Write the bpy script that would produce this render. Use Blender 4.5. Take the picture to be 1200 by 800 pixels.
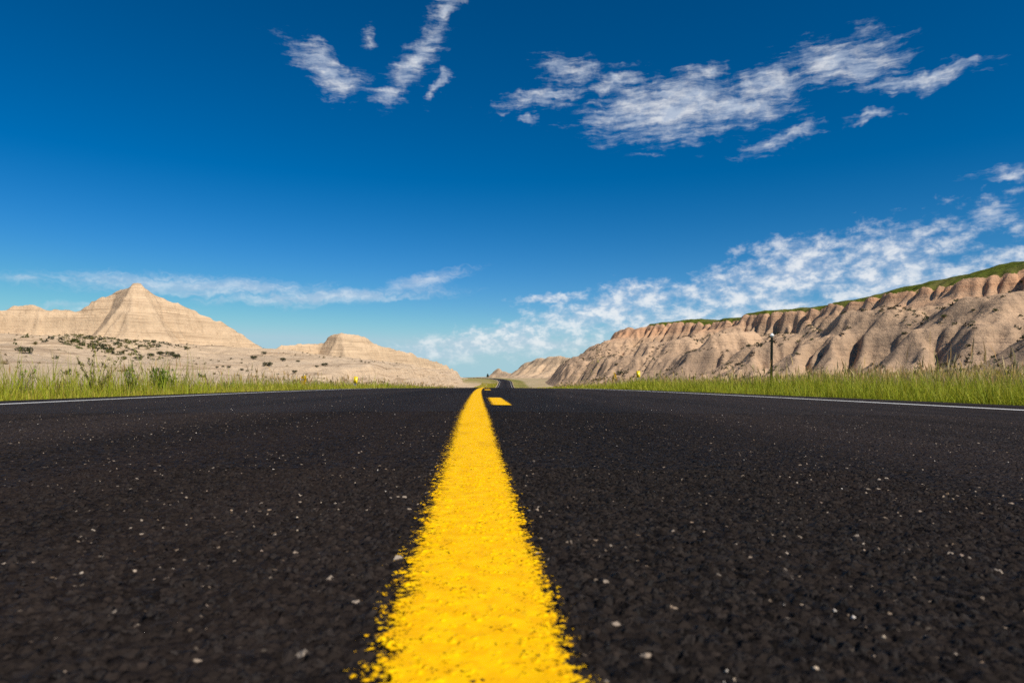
import bpy, math, random
import numpy as np
from mathutils import Vector

# ------------------------------------------------------------------ scene, camera, sky, sun
for o in list(bpy.data.objects):
    bpy.data.objects.remove(o)
sc = bpy.context.scene
COL = sc.collection
R = math.radians
F = 800.0            # focal length in photograph pixels (24 mm on 36 mm)
HZ = 446.0           # photograph row of the horizon
EYE = 0.145          # camera height above the crown of the road

cam_d = bpy.data.cameras.new('camera')
cam = bpy.data.objects.new('camera', cam_d)
COL.objects.link(cam)
cam.location = (0, 0, EYE)
cam.rotation_euler = (R(90), 0, 0)
cam_d.sensor_width = 36
cam_d.lens = 24
cam_d.shift_y = (HZ - 400) / 1200
cam_d.clip_start = 0.02
cam_d.clip_end = 20000
cam_d.dof.use_dof = True
cam_d.dof.focus_distance = 2.4
cam_d.dof.aperture_fstop = 12
sc.camera = cam

SUN_EL, SUN_AZ = 46.0, 136.0      # degrees; azimuth clockwise from +Y (straight ahead)
sd = Vector((math.sin(R(SUN_AZ)) * math.cos(R(SUN_EL)), math.cos(R(SUN_AZ)) * math.cos(R(SUN_EL)), math.sin(R(SUN_EL))))
sun_d = bpy.data.lights.new('sun', 'SUN')
sun_d.energy = 4.6
sun_d.angle = R(0.53)
sun_d.color = (1.0, 0.93, 0.82)
sun = bpy.data.objects.new('sun', sun_d)
COL.objects.link(sun)
sun.rotation_euler = sd.to_track_quat('Z', 'Y').to_euler()

sc.view_settings.view_transform = 'Standard'
sc.view_settings.look = 'None'
sc.view_settings.exposure = 0.25
sc.view_settings.gamma = 1.0
sc.view_settings.use_curve_mapping = False
sc.render.engine = 'CYCLES'
sc.cycles.max_bounces = 6
sc.cycles.diffuse_bounces = 2
sc.cycles.glossy_bounces = 2
sc.cycles.transparent_max_bounces = 12
sc.cycles.use_denoising = False
sc.cycles.sample_clamp_indirect = 2.5
sc.cycles.sample_clamp_direct = 12


class NT:
    """small helper for building node trees"""
    def __init__(s, tree):
        s.t = tree
        tree.nodes.clear()

    def n(s, typ, **kw):
        nd = s.t.nodes.new(typ)
        for k, v in kw.items():
            setattr(nd, k, v)
        return nd

    def put(s, sock, v):
        if isinstance(v, bpy.types.NodeSocket):
            s.t.links.new(v, sock)
        elif v is not None:
            if sock.type == 'RGBA' and len(v) == 3:
                v = (*v, 1)
            sock.default_value = v

    def m(s, op, a, b=None, c=None, clamp=False):
        nd = s.n('ShaderNodeMath', operation=op, use_clamp=clamp)
        for i, v in enumerate((a, b, c)):
            if v is not None:
                s.put(nd.inputs[i], v)
        return nd.outputs[0]

    def vm(s, op, a, b=None, scale=None):
        nd = s.n('ShaderNodeVectorMath', operation=op)
        s.put(nd.inputs[0], a)
        if b is not None:
            s.put(nd.inputs[1], b)
        if scale is not None:
            s.put(nd.inputs['Scale'], scale)
        return nd.outputs['Value'] if op in ('LENGTH', 'DOT_PRODUCT') else nd.outputs[0]

    def map(s, v, loc=(0, 0, 0), rot=(0, 0, 0), scale=(1, 1, 1), typ='POINT'):
        nd = s.n('ShaderNodeMapping', vector_type=typ)
        s.put(nd.inputs['Vector'], v)
        nd.inputs['Location'].default_value = loc
        nd.inputs['Rotation'].default_value = rot
        nd.inputs['Scale'].default_value = scale
        return nd.outputs[0]

    def noise(s, v, scale, detail=4, rough=0.55, dist=0.0, lac=2.0, color=False):
        nd = s.n('ShaderNodeTexNoise')
        s.put(nd.inputs['Vector'], v)
        nd.inputs['Scale'].default_value = scale
        nd.inputs['Detail'].default_value = detail
        nd.inputs['Roughness'].default_value = rough
        nd.inputs['Lacunarity'].default_value = lac
        nd.inputs['Distortion'].default_value = dist
        return nd.outputs['Color' if color else 'Fac']

    def ramp(s, f, a, b, lo=0.0, hi=1.0, smooth=True):
        nd = s.n('ShaderNodeMapRange')
        nd.interpolation_type = 'SMOOTHSTEP' if smooth else 'LINEAR'
        s.put(nd.inputs['Value'], f)
        s.put(nd.inputs['From Min'], a)
        s.put(nd.inputs['From Max'], b)
        s.put(nd.inputs['To Min'], lo)
        s.put(nd.inputs['To Max'], hi)
        return nd.outputs[0]

    def mix(s, f, a, b, blend='MIX'):
        nd = s.n('ShaderNodeMix', data_type='RGBA', blend_type=blend)
        s.put(nd.inputs[0], f)
        s.put(nd.inputs[6], a)
        s.put(nd.inputs[7], b)
        return nd.outputs[2]

    def colors(s, f, stops):
        nd = s.n('ShaderNodeValToRGB')
        s.put(nd.inputs[0], f)
        e = nd.color_ramp.elements
        while len(e) < len(stops):
            e.new(0.5)
        for el, (p, c) in zip(e, stops):
            el.position = p
            el.color = (*c, 1)
        return nd.outputs[0]


# ---- world: Nishita sky with thin high cloud placed by direction (azimuth, elevation in degrees)
world = bpy.data.worlds.new('World')
sc.world = world
world.use_nodes = True
world.cycles.sampling_method = 'MANUAL'
world.cycles.sample_map_resolution = 256
w = NT(world.node_tree)
sky = w.n('ShaderNodeTexSky', sky_type='NISHITA')
sky.sun_disc = False
sky.sun_elevation = R(SUN_EL)
sky.sun_rotation = R(SUN_AZ)
sky.altitude = 900
sky.air_density = 1.0
sky.dust_density = 0.15
sky.ozone_density = 3.5
hsv = w.n('ShaderNodeHueSaturation')
hsv.inputs['Saturation'].default_value = 1.22
hsv.inputs['Value'].default_value = 1.0
w.put(hsv.inputs['Color'], sky.outputs[0])
gam = w.n('ShaderNodeGamma')                 # deep, polarised blue overhead
w.put(gam.inputs[0], hsv.outputs[0])
gam.inputs[1].default_value = 1.28
hs2 = w.n('ShaderNodeHueSaturation')
hs2.inputs['Saturation'].default_value = 1.12
hs2.inputs['Value'].default_value = 0.53
w.put(hs2.inputs['Color'], gam.outputs[0])
sc3 = w.n('ShaderNodeSeparateColor')
w.put(sc3.inputs[0], hs2.outputs[0])
green = w.m('SMOOTH_MIN', w.m('MULTIPLY', w.m('POWER', sc3.outputs[1], 0.93), 1.12), 5.7, 1.5)
blue = w.m('MAXIMUM', w.m('SMOOTH_MIN', sc3.outputs[2], 6.6, 1.5), w.m('MULTIPLY', green, 1.13))
cc3 = w.n('ShaderNodeCombineColor')
w.put(cc3.inputs[0], w.m('MINIMUM', sc3.outputs[0], w.m('MULTIPLY', blue, 0.56)))
w.put(cc3.inputs[1], green)
w.put(cc3.inputs[2], blue)
skycol = cc3.outputs[0]
dirn = w.n('ShaderNodeTexCoord').outputs['Generated']
sep = w.n('ShaderNodeSeparateXYZ')
w.put(sep.inputs[0], dirn)
az = w.m('MULTIPLY', w.m('ARCTAN2', sep.outputs[0], sep.outputs[1]), 180 / math.pi)
el = w.m('MULTIPLY', w.m('ARCSINE', sep.outputs[2]), 180 / math.pi)
ae = w.n('ShaderNodeCombineXYZ')
w.put(ae.inputs[0], az)
w.put(ae.inputs[1], el)
AE = ae.outputs[0]


def azel(px, py):
    dx, dz = (px - 600) / F, (HZ - py) / F
    return math.degrees(math.atan(dx)), math.degrees(math.atan2(dz, math.sqrt(1 + dx * dx)))


# warp so that no cloud has a clean outline
wn = w.noise(AE, 0.30, 4, 0.62, color=True)
wv = w.vm('SCALE', w.vm('SUBTRACT', wn, (0.5, 0.5, 0.5)), scale=3.4)
AEW = w.vm('ADD', AE, wv)
AEF = w.vm('ADD', AE, w.vm('SCALE', wv, scale=0.3))


def blob_field(blobs, coords, grow=1.0):
    acc = None
    for px, py, rx, ry, ang, wt in blobs:
        a, e = azel(px, py)
        k = math.cos(R(a)) ** 2 * 57.3 / F
        rx, ry = rx * grow, ry * grow
        v = w.map(coords, loc=(a, e, 0), rot=(0, 0, R(ang)), scale=(rx * k, ry * 57.3 / F * math.cos(R(a)), 1e6), typ='TEXTURE')
        ln = w.vm('LENGTH', v)
        ln = w.m('ADD', ln, 1.0 - wt) if wt != 1 else ln
        acc = ln if acc is None else w.m('SMOOTH_MIN', acc, ln, 0.22)
    return w.m('SUBTRACT', 1.0, acc)


cirrus = [  # px, py, half length, half width, tilt, weight (photograph pixels)
    (383, 82, 62, 20, -24, 1), (488, 72, 58, 20, 52, 1), (522, 18, 36, 20, 50, 0.85), (430, 44, 20, 13, 70, 0.8),
    (449, 115, 26, 12, 10, 1), (511, 106, 7, 24, -30, 0.9),
    (636, 116, 56, 12, 10, 1), (672, 84, 48, 18, -8, 0.95), (722, 92, 40, 12, 16, 1), (621, 146, 12, 6, 0, 0.9),
    (785, 130, 100, 32, -2, 1.18), (860, 124, 70, 20, -8, 1.1), (832, 88, 28, 12, 8, 0.95), (905, 98, 70, 20, 8, 0.95),
    (985, 72, 70, 28, -4, 1.08), (1075, 92, 88, 11, -1, 1.0), (915, 165, 60, 10, 12, 0.85), (1030, 137, 44, 7, 0, 0.85),
    (1185, 200, 50, 10, -4, 0.95), (1165, 255, 34, 16, 10, 0.95), (1125, 267, 22, 7, 0, 0.95)]
streaks = [(215, 335, 190, 14, 1, 1.0), (25, 326, 60, 8, 2, 0.9), (385, 347, 160, 11, 4, 1.0), (500, 327, 66, 9, 12, 1.0),
           (130, 362, 120, 9, 0, 0.78)]
band = [(1130, 334, 290, 48, 5, 1.1), (890, 348, 290, 56, 12, 1.12), (700, 378, 190, 44, 10, 1.0), (560, 402, 180, 26, 8, 0.95),
        (650, 348, 70, 11, 5, 0.85), (1480, 315, 300, 52, 4, 1.05)]
fil = w.ramp(w.noise(w.map(AEF, rot=(0, 0, R(-30)), scale=(0.36, 2.0, 1)), 1.0, 5, 0.66, 0.0), 0.30, 0.70, smooth=False)
fine = w.ramp(w.noise(AEW, 0.75, 4, 0.58, 0.3), 0.30, 0.70, smooth=False)
mc = blob_field(cirrus, AEW, 1.12)
wide = w.ramp(w.noise(w.map(AE, scale=(0.035, 0.09, 1)), 1.0, 2, 0.5), 0.60, 0.85)      # thin cloud elsewhere round the sky
away = w.ramp(w.m('ABSOLUTE', az), 42, 60)
mc = w.m('MAXIMUM', mc, w.m('SUBTRACT', w.m('MULTIPLY', w.m('MULTIPLY', wide, away), 1.6), 0.5))
dc = w.m('ADD', w.m('MULTIPLY', mc, 1.10), w.m('ADD', w.m('MULTIPLY', fil, 1.0), w.m('MULTIPLY', fine, 0.35)))
dc = w.ramp(dc, 0.70, 2.2)
ms = blob_field(streaks, w.vm('ADD', AE, w.vm('SCALE', wv, scale=0.35)), 1.2)
st = w.ramp(w.noise(w.map(AEW, rot=(0, 0, R(-4)), scale=(0.10, 1.2, 1)), 1.1, 4, 0.6, 0.3), 0.3, 0.7, smooth=False)
ds = w.ramp(w.m('ADD', w.m('MULTIPLY', ms, 1.0), w.m('MULTIPLY', st, 0.7)), 0.35, 1.5)
mb = blob_field(band, w.vm('ADD', AE, w.vm('SCALE', wv, scale=0.7)), 1.0)
puff = w.ramp(w.noise(w.map(AE, scale=(0.80, 1.25, 1)), 0.80, 5, 0.62, 0.15), 0.30, 0.70, smooth=False)
puff2 = w.ramp(w.noise(w.map(AE, scale=(0.20, 0.50, 1)), 0.8, 2, 0.5), 0.3, 0.7, smooth=False)
db = w.m('ADD', w.m('MULTIPLY', w.m('MINIMUM', mb, 0.5), 1.35), w.m('ADD', w.m('MULTIPLY', puff, 0.80), w.m('MULTIPLY', puff2, 0.45)))
db = w.ramp(db, 0.72, 1.75)
dens = w.m('MAXIMUM', w.m('MULTIPLY', dc, 0.76), w.m('MAXIMUM', w.m('MULTIPLY', ds, 0.55), w.m('MULTIPLY', db, 0.85)))
dens = w.m('MULTIPLY', dens, w.ramp(el, 0.3, 4.0, 0.30, 1.0))
CLOUD = w.mix(w.ramp(puff, 0.3, 0.8), (5.6, 6.3, 7.4), (8.6, 8.7, 8.8))
bg = w.n('ShaderNodeBackground')
w.put(bg.inputs['Color'], w.mix(dens, skycol, CLOUD))
bg.inputs['Strength'].default_value = 0.088
wo = w.n('ShaderNodeOutputWorld')
w.put(wo.inputs['Surface'], bg.outputs[0])

# ------------------------------------------------------------------ numpy helpers
RNG = np.random.default_rng(11)
_perm = np.concatenate([np.random.default_rng(3).permutation(256)] * 3)
_gx = np.cos(np.arange(256) * 2.399963)
_gy = np.sin(np.arange(256) * 2.399963)


def perlin(x, y, seed=0):
    x = np.asarray(x, float) + seed * 17.31
    y = np.asarray(y, float) - seed * 9.77
    xi, yi = np.floor(x).astype(int), np.floor(y).astype(int)
    xf, yf = x - xi, y - yi
    u, v = xf * xf * xf * (xf * (xf * 6 - 15) + 10), yf * yf * yf * (yf * (yf * 6 - 15) + 10)

    def g(i, j, a, b):
        h = _perm[_perm[i & 255] + (j & 255)]
        return _gx[h] * a + _gy[h] * b
    n00, n10 = g(xi, yi, xf, yf), g(xi + 1, yi, xf - 1, yf)
    n01, n11 = g(xi, yi + 1, xf, yf - 1), g(xi + 1, yi + 1, xf - 1, yf - 1)
    return ((n00 * (1 - u) + n10 * u) * (1 - v) + (n01 * (1 - u) + n11 * u) * v) * 1.4


def fbm(x, y, octv=5, seed=0, gain=0.5, lac=2.03):
    a, s, t = 1.0, 0.0, 0.0
    for i in range(octv):
        s = s + a * perlin(x, y, seed + i * 7)
        t += a
        a *= gain
        x, y = x * lac, y * lac
    return s / t


def sstep(a, b, x):
    t = np.clip((x - a) / (b - a), 0, 1)
    return t * t * (3 - 2 * t)


def mesh(name, V, faces, mat=None, parent=None, smooth=False, attrs=None):
    me = bpy.data.meshes.new(name)
    V = np.asarray(V, np.float32)
    me.vertices.add(len(V))
    me.vertices.foreach_set('co', V.ravel())
    if isinstance(faces, np.ndarray):
        nf, k = faces.shape
        me.loops.add(nf * k)
        me.polygons.add(nf)
        me.loops.foreach_set('vertex_index', faces.astype(np.int32).ravel())
        me.polygons.foreach_set('loop_start', np.arange(0, nf * k, k, dtype=np.int32))
    else:
        tot = np.array([len(f) for f in faces], np.int32)
        me.loops.add(int(tot.sum()))
        me.polygons.add(len(faces))
        me.loops.foreach_set('vertex_index', np.concatenate([np.asarray(f, np.int32) for f in faces]))
        me.polygons.foreach_set('loop_start', np.concatenate([[0], np.cumsum(tot)[:-1]]).astype(np.int32))
    me.update(calc_edges=True)
    if smooth:
        me.polygons.foreach_set('use_smooth', np.ones(len(me.polygons), bool))
    for an, av in (attrs or {}).items():
        av = np.asarray(av, np.float32)
        if av.ndim == 1:
            at = me.attributes.new(an, 'FLOAT', 'POINT')
            at.data.foreach_set('value', av)
        else:
            at = me.attributes.new(an, 'FLOAT_COLOR', 'POINT')
            if av.shape[1] == 3:
                av = np.hstack([av, np.ones((len(av), 1), np.float32)])
            at.data.foreach_set('color', av.ravel())
    if mat:
        me.materials.append(mat)
    ob = bpy.data.objects.new(name, me)
    COL.objects.link(ob)
    ob.parent = parent
    return ob


def grid_faces(nr, nc, keep=None):
    i = np.arange(nr * nc).reshape(nr, nc)
    f = np.stack([i[:-1, :-1], i[:-1, 1:], i[1:, 1:], i[1:, :-1]], -1).reshape(-1, 4)
    return f if keep is None else f[keep.ravel()]


def tag(o, label=None, cat=None, group=None, kind=None):
    for k, v in (('label', label), ('category', cat), ('group', group), ('kind', kind)):
        if v:
            o[k] = v
    return o


def empty(name, loc):
    o = bpy.data.objects.new(name, None)
    COL.objects.link(o)
    o.location = loc
    o.empty_display_size = 0.2
    return o


def material(name):
    mt = bpy.data.materials.new(name)
    mt.use_nodes = True
    return mt, NT(mt.node_tree)


def finish(nt, color, rough=0.9, spec=0.2, bump=None, bdist=0.05, bstr=1.0, metal=0.0):
    p = nt.n('ShaderNodeBsdfPrincipled')
    nt.put(p.inputs['Base Color'], color)
    nt.put(p.inputs['Roughness'], rough)
    nt.put(p.inputs['Specular IOR Level'], spec)
    nt.put(p.inputs['Metallic'], metal)
    if bump is not None:
        b = nt.n('ShaderNodeBump')
        b.inputs['Distance'].default_value = bdist
        b.inputs['Strength'].default_value = bstr
        nt.put(b.inputs['Height'], bump)
        nt.put(p.inputs['Normal'], b.outputs[0])
    o = nt.n('ShaderNodeOutputMaterial')
    nt.put(o.inputs['Surface'], p.outputs[0])
    return p, o


# ------------------------------------------------------------------ the lie of the land
def hermite(xs, ys):
    xs, ys = np.array(xs, float), np.array(ys, float)
    mm = np.gradient(ys, xs)

    def f(x):
        x = np.asarray(x, float)
        i = np.clip(np.searchsorted(xs, x) - 1, 0, len(xs) - 2)
        h = xs[i + 1] - xs[i]
        t = np.clip((x - xs[i]) / h, 0, 1)
        return ((2 * t**3 - 3 * t**2 + 1) * ys[i] + (t**3 - 2 * t**2 + t) * h * mm[i]
                + (-2 * t**3 + 3 * t**2) * ys[i + 1] + (t**3 - t**2) * h * mm[i + 1])
    return f


_zfar = hermite([36, 45, 100, 160, 230, 290, 345, 375, 410, 450, 520, 600, 700, 900],
                [-.2203, -.344, -1.19, -2.05, -2.85, -3.15, -2.85, -2.45, -1.6, -.25, 1.5, 2.7, 3.8, 4.6])


def zroad(y):
    y = np.asarray(y, float)
    return np.where(y < 45, -1.7e-4 * y * y, _zfar(np.clip(y, 45, 900)))


def cx(y):
    y = np.asarray(y, float)
    a = 0.0018 - 0.0570 * y + 6.5e-4 * np.clip(y, 0, 38)**2 + 2 * 6.5e-4 * 38 * np.clip(y - 38, 0, None)
    return a - 8.5e-4 * np.clip(y - 430, 0, None)**2


EDGE_L, EDGE_R = -4.15, 4.35


def crown(lat):
    return np.where(lat < 0, 0.006 * lat, -0.011 * lat)


def ground(x, y):
    """height of the open ground: verge, ditch, then gently rising to the hills"""
    lat = x - cx(y)
    a = np.abs(lat)
    wy = sstep(900, 500, y)
    zr = zroad(y)
    e = np.where(lat < 0, -EDGE_L, EDGE_R)
    z = zr + crown(np.clip(lat, EDGE_L, EDGE_R)) - 0.05 - 0.36 * sstep(e + 0.1, e + 3.2, a)
    n = fbm(x * 0.11, y * 0.11, 4, 31) * 0.22 * sstep(6, 14, a) + fbm(x * 0.02, y * 0.02, 3, 33) * 1.2 * sstep(20, 60, a)
    left = np.where(a < 11, 0, (a - 11) * 0.085)
    left = np.minimum(left, 9 + (a - 100) * 0.04) + sstep(8, 12, a) * 0.25
    right = np.where(a < 7.5, 0, np.minimum((a - 7.5) * 0.042, 1.6 + (a - 45) * 0.02))
    z = z + n + np.where(lat < 0, left, right) * wy
    far = 3.2 + fbm(x * 0.002, y * 0.002, 4, 35) * 5
    return np.where(y > 640, z * (1 - sstep(640, 900, y)) + far * sstep(640, 900, y), z)


def wpt(px, py, d):
    return ((px - 600) / F * d, d, EYE + (HZ - py) / F * d)


def ridge_height(X, Y, pts, drop, z0):
    out = np.full(X.shape, -1e3)
    for (x0, y0, h0), (x1, y1, h1) in zip(pts[:-1], pts[1:]):
        dx, dy = x1 - x0, y1 - y0
        t = np.clip(((X - x0) * dx + (Y - y0) * dy) / (dx * dx + dy * dy), 0, 1)
        ds = np.hypot(X - x0 - t * dx, Y - y0 - t * dy)
        out = np.maximum(out, h0 + t * (h1 - h0) - drop(ds))
    return out


def dist_to(X, Y, pts):
    out = np.full(X.shape, 1e9)
    hh = np.zeros(X.shape)
    for (x0, y0, h0), (x1, y1, h1) in zip(pts[:-1], pts[1:]):
        dx, dy = x1 - x0, y1 - y0
        t = np.clip(((X - x0) * dx + (Y - y0) * dy) / (dx * dx + dy * dy), 0, 1)
        ds = np.hypot(X - x0 - t * dx, Y - y0 - t * dy)
        k = ds < out
        out = np.where(k, ds, out)
        hh = np.where(k, h0 + t * (h1 - h0), hh)
    return out, hh


def inside(X, Y, poly):
    r = np.zeros(X.shape, bool)
    n = len(poly)
    for i in range(n):
        (x0, y0), (x1, y1) = poly[i], poly[(i + 1) % n]
        c = ((y0 > Y) != (y1 > Y))
        if y1 != y0:
            r ^= c & (X < (x1 - x0) * (Y - y0) / (y1 - y0) + x0)
    return r


def erode(z, cell, steps, K, soft=0.04, relax=70, lock=None):
    """stream power erosion: gullies and fins from flow accumulation"""
    nr, nc = z.shape
    idx = np.arange(nr * nc).reshape(nr, nc)
    nb = [(-1, 0, 1), (1, 0, 1), (0, -1, 1), (0, 1, 1), (-1, -1, 1.4142), (-1, 1, 1.4142), (1, -1, 1.4142), (1, 1, 1.4142)]
    for it in range(steps):
        zp = np.pad(z, 1, mode='edge')
        best = np.zeros_like(z)
        rec = idx.copy()
        zr_ = z.copy()
        for dy, dx, L in nb:
            zn = zp[1 + dy:nr + 1 + dy, 1 + dx:nc + 1 + dx]
            s = (z - zn) / (L * cell)
            k = s > best
            ii = np.clip(np.arange(nr) + dy, 0, nr - 1)[:, None] * nc + np.clip(np.arange(nc) + dx, 0, nc - 1)[None, :]
            best = np.where(k, s, best)
            rec = np.where(k, ii, rec)
            zr_ = np.where(k, zn, zr_)
        A = np.ones(nr * nc)
        r = rec.ravel()
        self_ = r == idx.ravel()
        for _ in range(relax):
            B = np.where(self_, 0, A)
            A = 1 + np.bincount(r, weights=B, minlength=nr * nc)
        A = A.reshape(nr, nc) * cell * cell
        dz = K * np.sqrt(A) * best
        if lock is not None:
            dz = dz * lock
        z = np.maximum(z - dz, zr_ + (z - zr_) * 0.25)
        zp = np.pad(z, 1, mode='edge')
        lap = (zp[:-2, 1:-1] + zp[2:, 1:-1] + zp[1:-1, :-2] + zp[1:-1, 2:] - 4 * z)
        z = z + soft * lap
    return z


def ridged(x, y, octv, seed):
    a, s_, t = 1.0, 0.0, 0.0
    for i in range(octv):
        s_ = s_ + a * (1 - 2 * np.abs(perlin(x, y, seed + 5 * i)))
        t += a
        a *= 0.5
        x, y = x * 2.07, y * 2.07
    return s_ / t


def terrace(z, period, amt, X, Y, seed):
    t = z / period + 0.35 * fbm(X * 0.01, Y * 0.01, 2, seed)
    return z + amt * period * np.sin(2 * np.pi * t) / (2 * np.pi)


def upsample2(a):
    b = np.empty((a.shape[0] * 2 - 1, a.shape[1]))
    b[::2] = a
    p = np.pad(a, ((1, 1), (0, 0)), mode='edge')
    b[1::2] = (-p[:-3] + 9 * p[1:-2] + 9 * p[2:-1] - p[3:]) / 16
    c = np.empty((b.shape[0], a.shape[1] * 2 - 1))
    c[:, ::2] = b
    p = np.pad(b, ((0, 0), (1, 1)), mode='edge')
    c[:, 1::2] = (-p[:, :-3] + 9 * p[:, 1:-2] + 9 * p[:, 2:-1] - p[:, 3:]) / 16
    return c


class Field:
    """a gridded height field that can be sampled"""
    def __init__(s, x0, x1, y0, y1, cell):
        s.x = np.arange(x0, x1 + cell / 2, cell)
        s.y = np.arange(y0, y1 + cell / 2, cell)
        s.cell = cell
        s.X, s.Y = np.meshgrid(s.x, s.y)

    def refine(s):
        s.Z = upsample2(s.Z)
        s.cell /= 2
        s.x = s.x[0] + np.arange(s.Z.shape[1]) * s.cell
        s.y = s.y[0] + np.arange(s.Z.shape[0]) * s.cell
        s.X, s.Y = np.meshgrid(s.x, s.y)

    def h(s, x, y):
        fx, fy = (x - s.x[0]) / s.cell, (y - s.y[0]) / s.cell
        ok = (fx >= 0) & (fy >= 0) & (fx < len(s.x) - 1) & (fy < len(s.y) - 1)
        i, j = np.clip(fx.astype(int), 0, len(s.x) - 2), np.clip(fy.astype(int), 0, len(s.y) - 2)
        u, v = fx - i, fy - j
        z = (s.Z[j, i] * (1 - u) + s.Z[j, i + 1] * u) * (1 - v) + (s.Z[j + 1, i] * (1 - u) + s.Z[j + 1, i + 1] * u) * v
        return np.where(ok, z, -50)

    def build(s, name, mat, **at):
        G = ground(s.X, s.Y)
        up = s.Z - G
        V = np.stack([s.X, s.Y, np.where(up > 0.0, s.Z, s.Z - 0.15)], -1).reshape(-1, 3)
        hi = up > -0.25
        keep = hi[:-1, :-1] | hi[1:, :-1] | hi[:-1, 1:] | hi[1:, 1:]
        seen = np.zeros(s.Z.shape, bool)          # leave out the far sides that nobody near the road could see
        for ex in (-6, 0, 6):
            dx, dy = s.X - ex, s.Y
            dist = np.hypot(dx, dy)
            b = np.floor((np.arctan2(dx, dy) + 1.6) * 600).astype(int)
            ang = (s.Z - 5) / dist
            od = np.lexsort((dist.ravel(), b.ravel()))
            key = (b * 10 + ang).ravel()[od]
            ok = key > np.maximum.accumulate(key) - (1.2 / dist).ravel()[od]
            v = np.zeros(s.Z.size, bool)
            v[od] = ok
            seen |= v.reshape(s.Z.shape)
        p = np.pad(seen, 3)
        seen = np.zeros_like(seen)
        for i in range(7):
            for j in range(7):
                seen |= p[i:i + seen.shape[0], j:j + seen.shape[1]]
        keep &= seen[:-1, :-1]
        f = grid_faces(*s.Z.shape, keep)
        used = np.unique(f)
        rm = np.full(len(V), -1)
        rm[used] = np.arange(len(used))
        o = mesh(name, V[used], rm[f], mat, smooth=True, attrs={k: v.ravel()[used] for k, v in at.items()})
        return tag(o, kind='structure')


# ------------------------------------------------------------------ materials of the setting
def stones(n, P):
    """relief of the packed, angular road stone: domes with a random tilt each, some proud, some plucked out"""
    vor = n.n('ShaderNodeTexVoronoi', feature='F1')
    wob = n.vm('ADD', P, n.vm('SCALE', n.vm('SUBTRACT', n.noise(P, 160, 2, 0.5, color=True), (.5, .5, .5)), scale=0.006))
    n.put(vor.inputs['Vector'], wob)
    vor.inputs['Scale'].default_value = 150
    vor.inputs['Randomness'].default_value = 1.0
    rnd = n.n('ShaderNodeSeparateColor')
    n.put(rnd.inputs[0], vor.outputs['Color'])
    dome = n.ramp(vor.outputs['Distance'], 0.15, 0.80, 1.0, 0.0)
    local = n.vm('SCALE', n.vm('SUBTRACT', wob, vor.outputs['Position']), scale=150.0)
    tilt = n.vm('DOT_PRODUCT', local, n.vm('SUBTRACT', vor.outputs['Color'], (.5, .5, .5)))
    proud = n.m('ADD', 0.30, n.m('MULTIPLY', rnd.outputs[0], 0.70))
    height = n.m('MULTIPLY', dome, n.m('ADD', proud, n.m('MULTIPLY', tilt, 1.5)))
    height = n.m('ADD', height, n.m('MULTIPLY', n.noise(P, 480, 3, 0.65), 0.40))
    height = n.m('ADD', height, n.ramp(n.noise(P, 40, 3, 0.6), 0.36, 0.5, -0.45, 0.0))
    return height, dome, rnd


def asphalt(name, true_disp):
    mt, n = material(name)
    P = n.n('ShaderNodeNewGeometry').outputs['Position']
    height, dome, rnd = stones(n, P)
    big = n.noise(n.map(P, scale=(1.0, 0.06, 1.0)), 1.7, 4, 0.6)
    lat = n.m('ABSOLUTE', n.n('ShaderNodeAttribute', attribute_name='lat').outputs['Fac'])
    mid = n.noise(P, 14, 3, 0.6)
    base = n.mix(rnd.outputs[1], (0.0036, 0.0032, 0.0030), (0.024, 0.0185, 0.0155))
    base = n.mix(n.ramp(big, 0.35, 0.7), base, n.mix(0.55, base, (0.030, 0.021, 0.018)))
    base = n.mix(n.ramp(mid, 0.5, 0.75, 0.0, 0.5), base, (0.014, 0.010, 0.008))
    worn_sheen = n.m('MULTIPLY', n.ramp(lat, 0.5, 1.5), n.ramp(big, 0.30, 0.62, 0.25, 1.0))  # lanes paler from wheel wear, with the far sheen put into the colour
    base = n.mix(n.m('MULTIPLY', worn_sheen, 0.6), base, n.mix(rnd.outputs[0], (0.022, 0.0165, 0.0145), (0.062, 0.047, 0.040)))
    pale = n.m('MULTIPLY', n.ramp(rnd.outputs[2], 0.990, 0.993), n.ramp(dome, 0.45, 0.75))
    v2 = n.n('ShaderNodeTexVoronoi', feature='F1')
    n.put(v2.inputs['Vector'], P)
    v2.inputs['Scale'].default_value = 260
    r2 = n.n('ShaderNodeSeparateColor')
    n.put(r2.inputs[0], v2.outputs['Color'])
    pale = n.m('MAXIMUM', pale, n.m('MULTIPLY', n.m('MULTIPLY', n.ramp(r2.outputs[0], 0.975, 0.985), n.ramp(n.noise(P, 5, 3, 0.6), 0.45, 0.6)), n.ramp(v2.outputs['Distance'], 0.5, 0.25)))
    base = n.mix(pale, base, n.mix(rnd.outputs[1], (0.26, 0.17, 0.10), (0.46, 0.38, 0.30)))
    dust = n.m('MULTIPLY', n.ramp(rnd.outputs[2], 0.86, 0.95, 0.0, 0.35), dome)
    base = n.mix(dust, base, (0.055, 0.04, 0.032))
    p, o = finish(n, base, n.mix(rnd.outputs[1], (.62,) * 3, (.85,) * 3), n.ramp(rnd.outputs[0], 0.6, 0.9, 0.03, 0.14))
    d = n.n('ShaderNodeDisplacement')
    d.inputs['Midlevel'].default_value = 0.6
    d.inputs['Scale'].default_value = 0.0040
    n.put(d.inputs['Height'], height)
    n.put(o.inputs['Displacement'], d.outputs[0])
    mt.displacement_method = 'BOTH' if true_disp else 'BUMP'
    return mt


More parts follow.
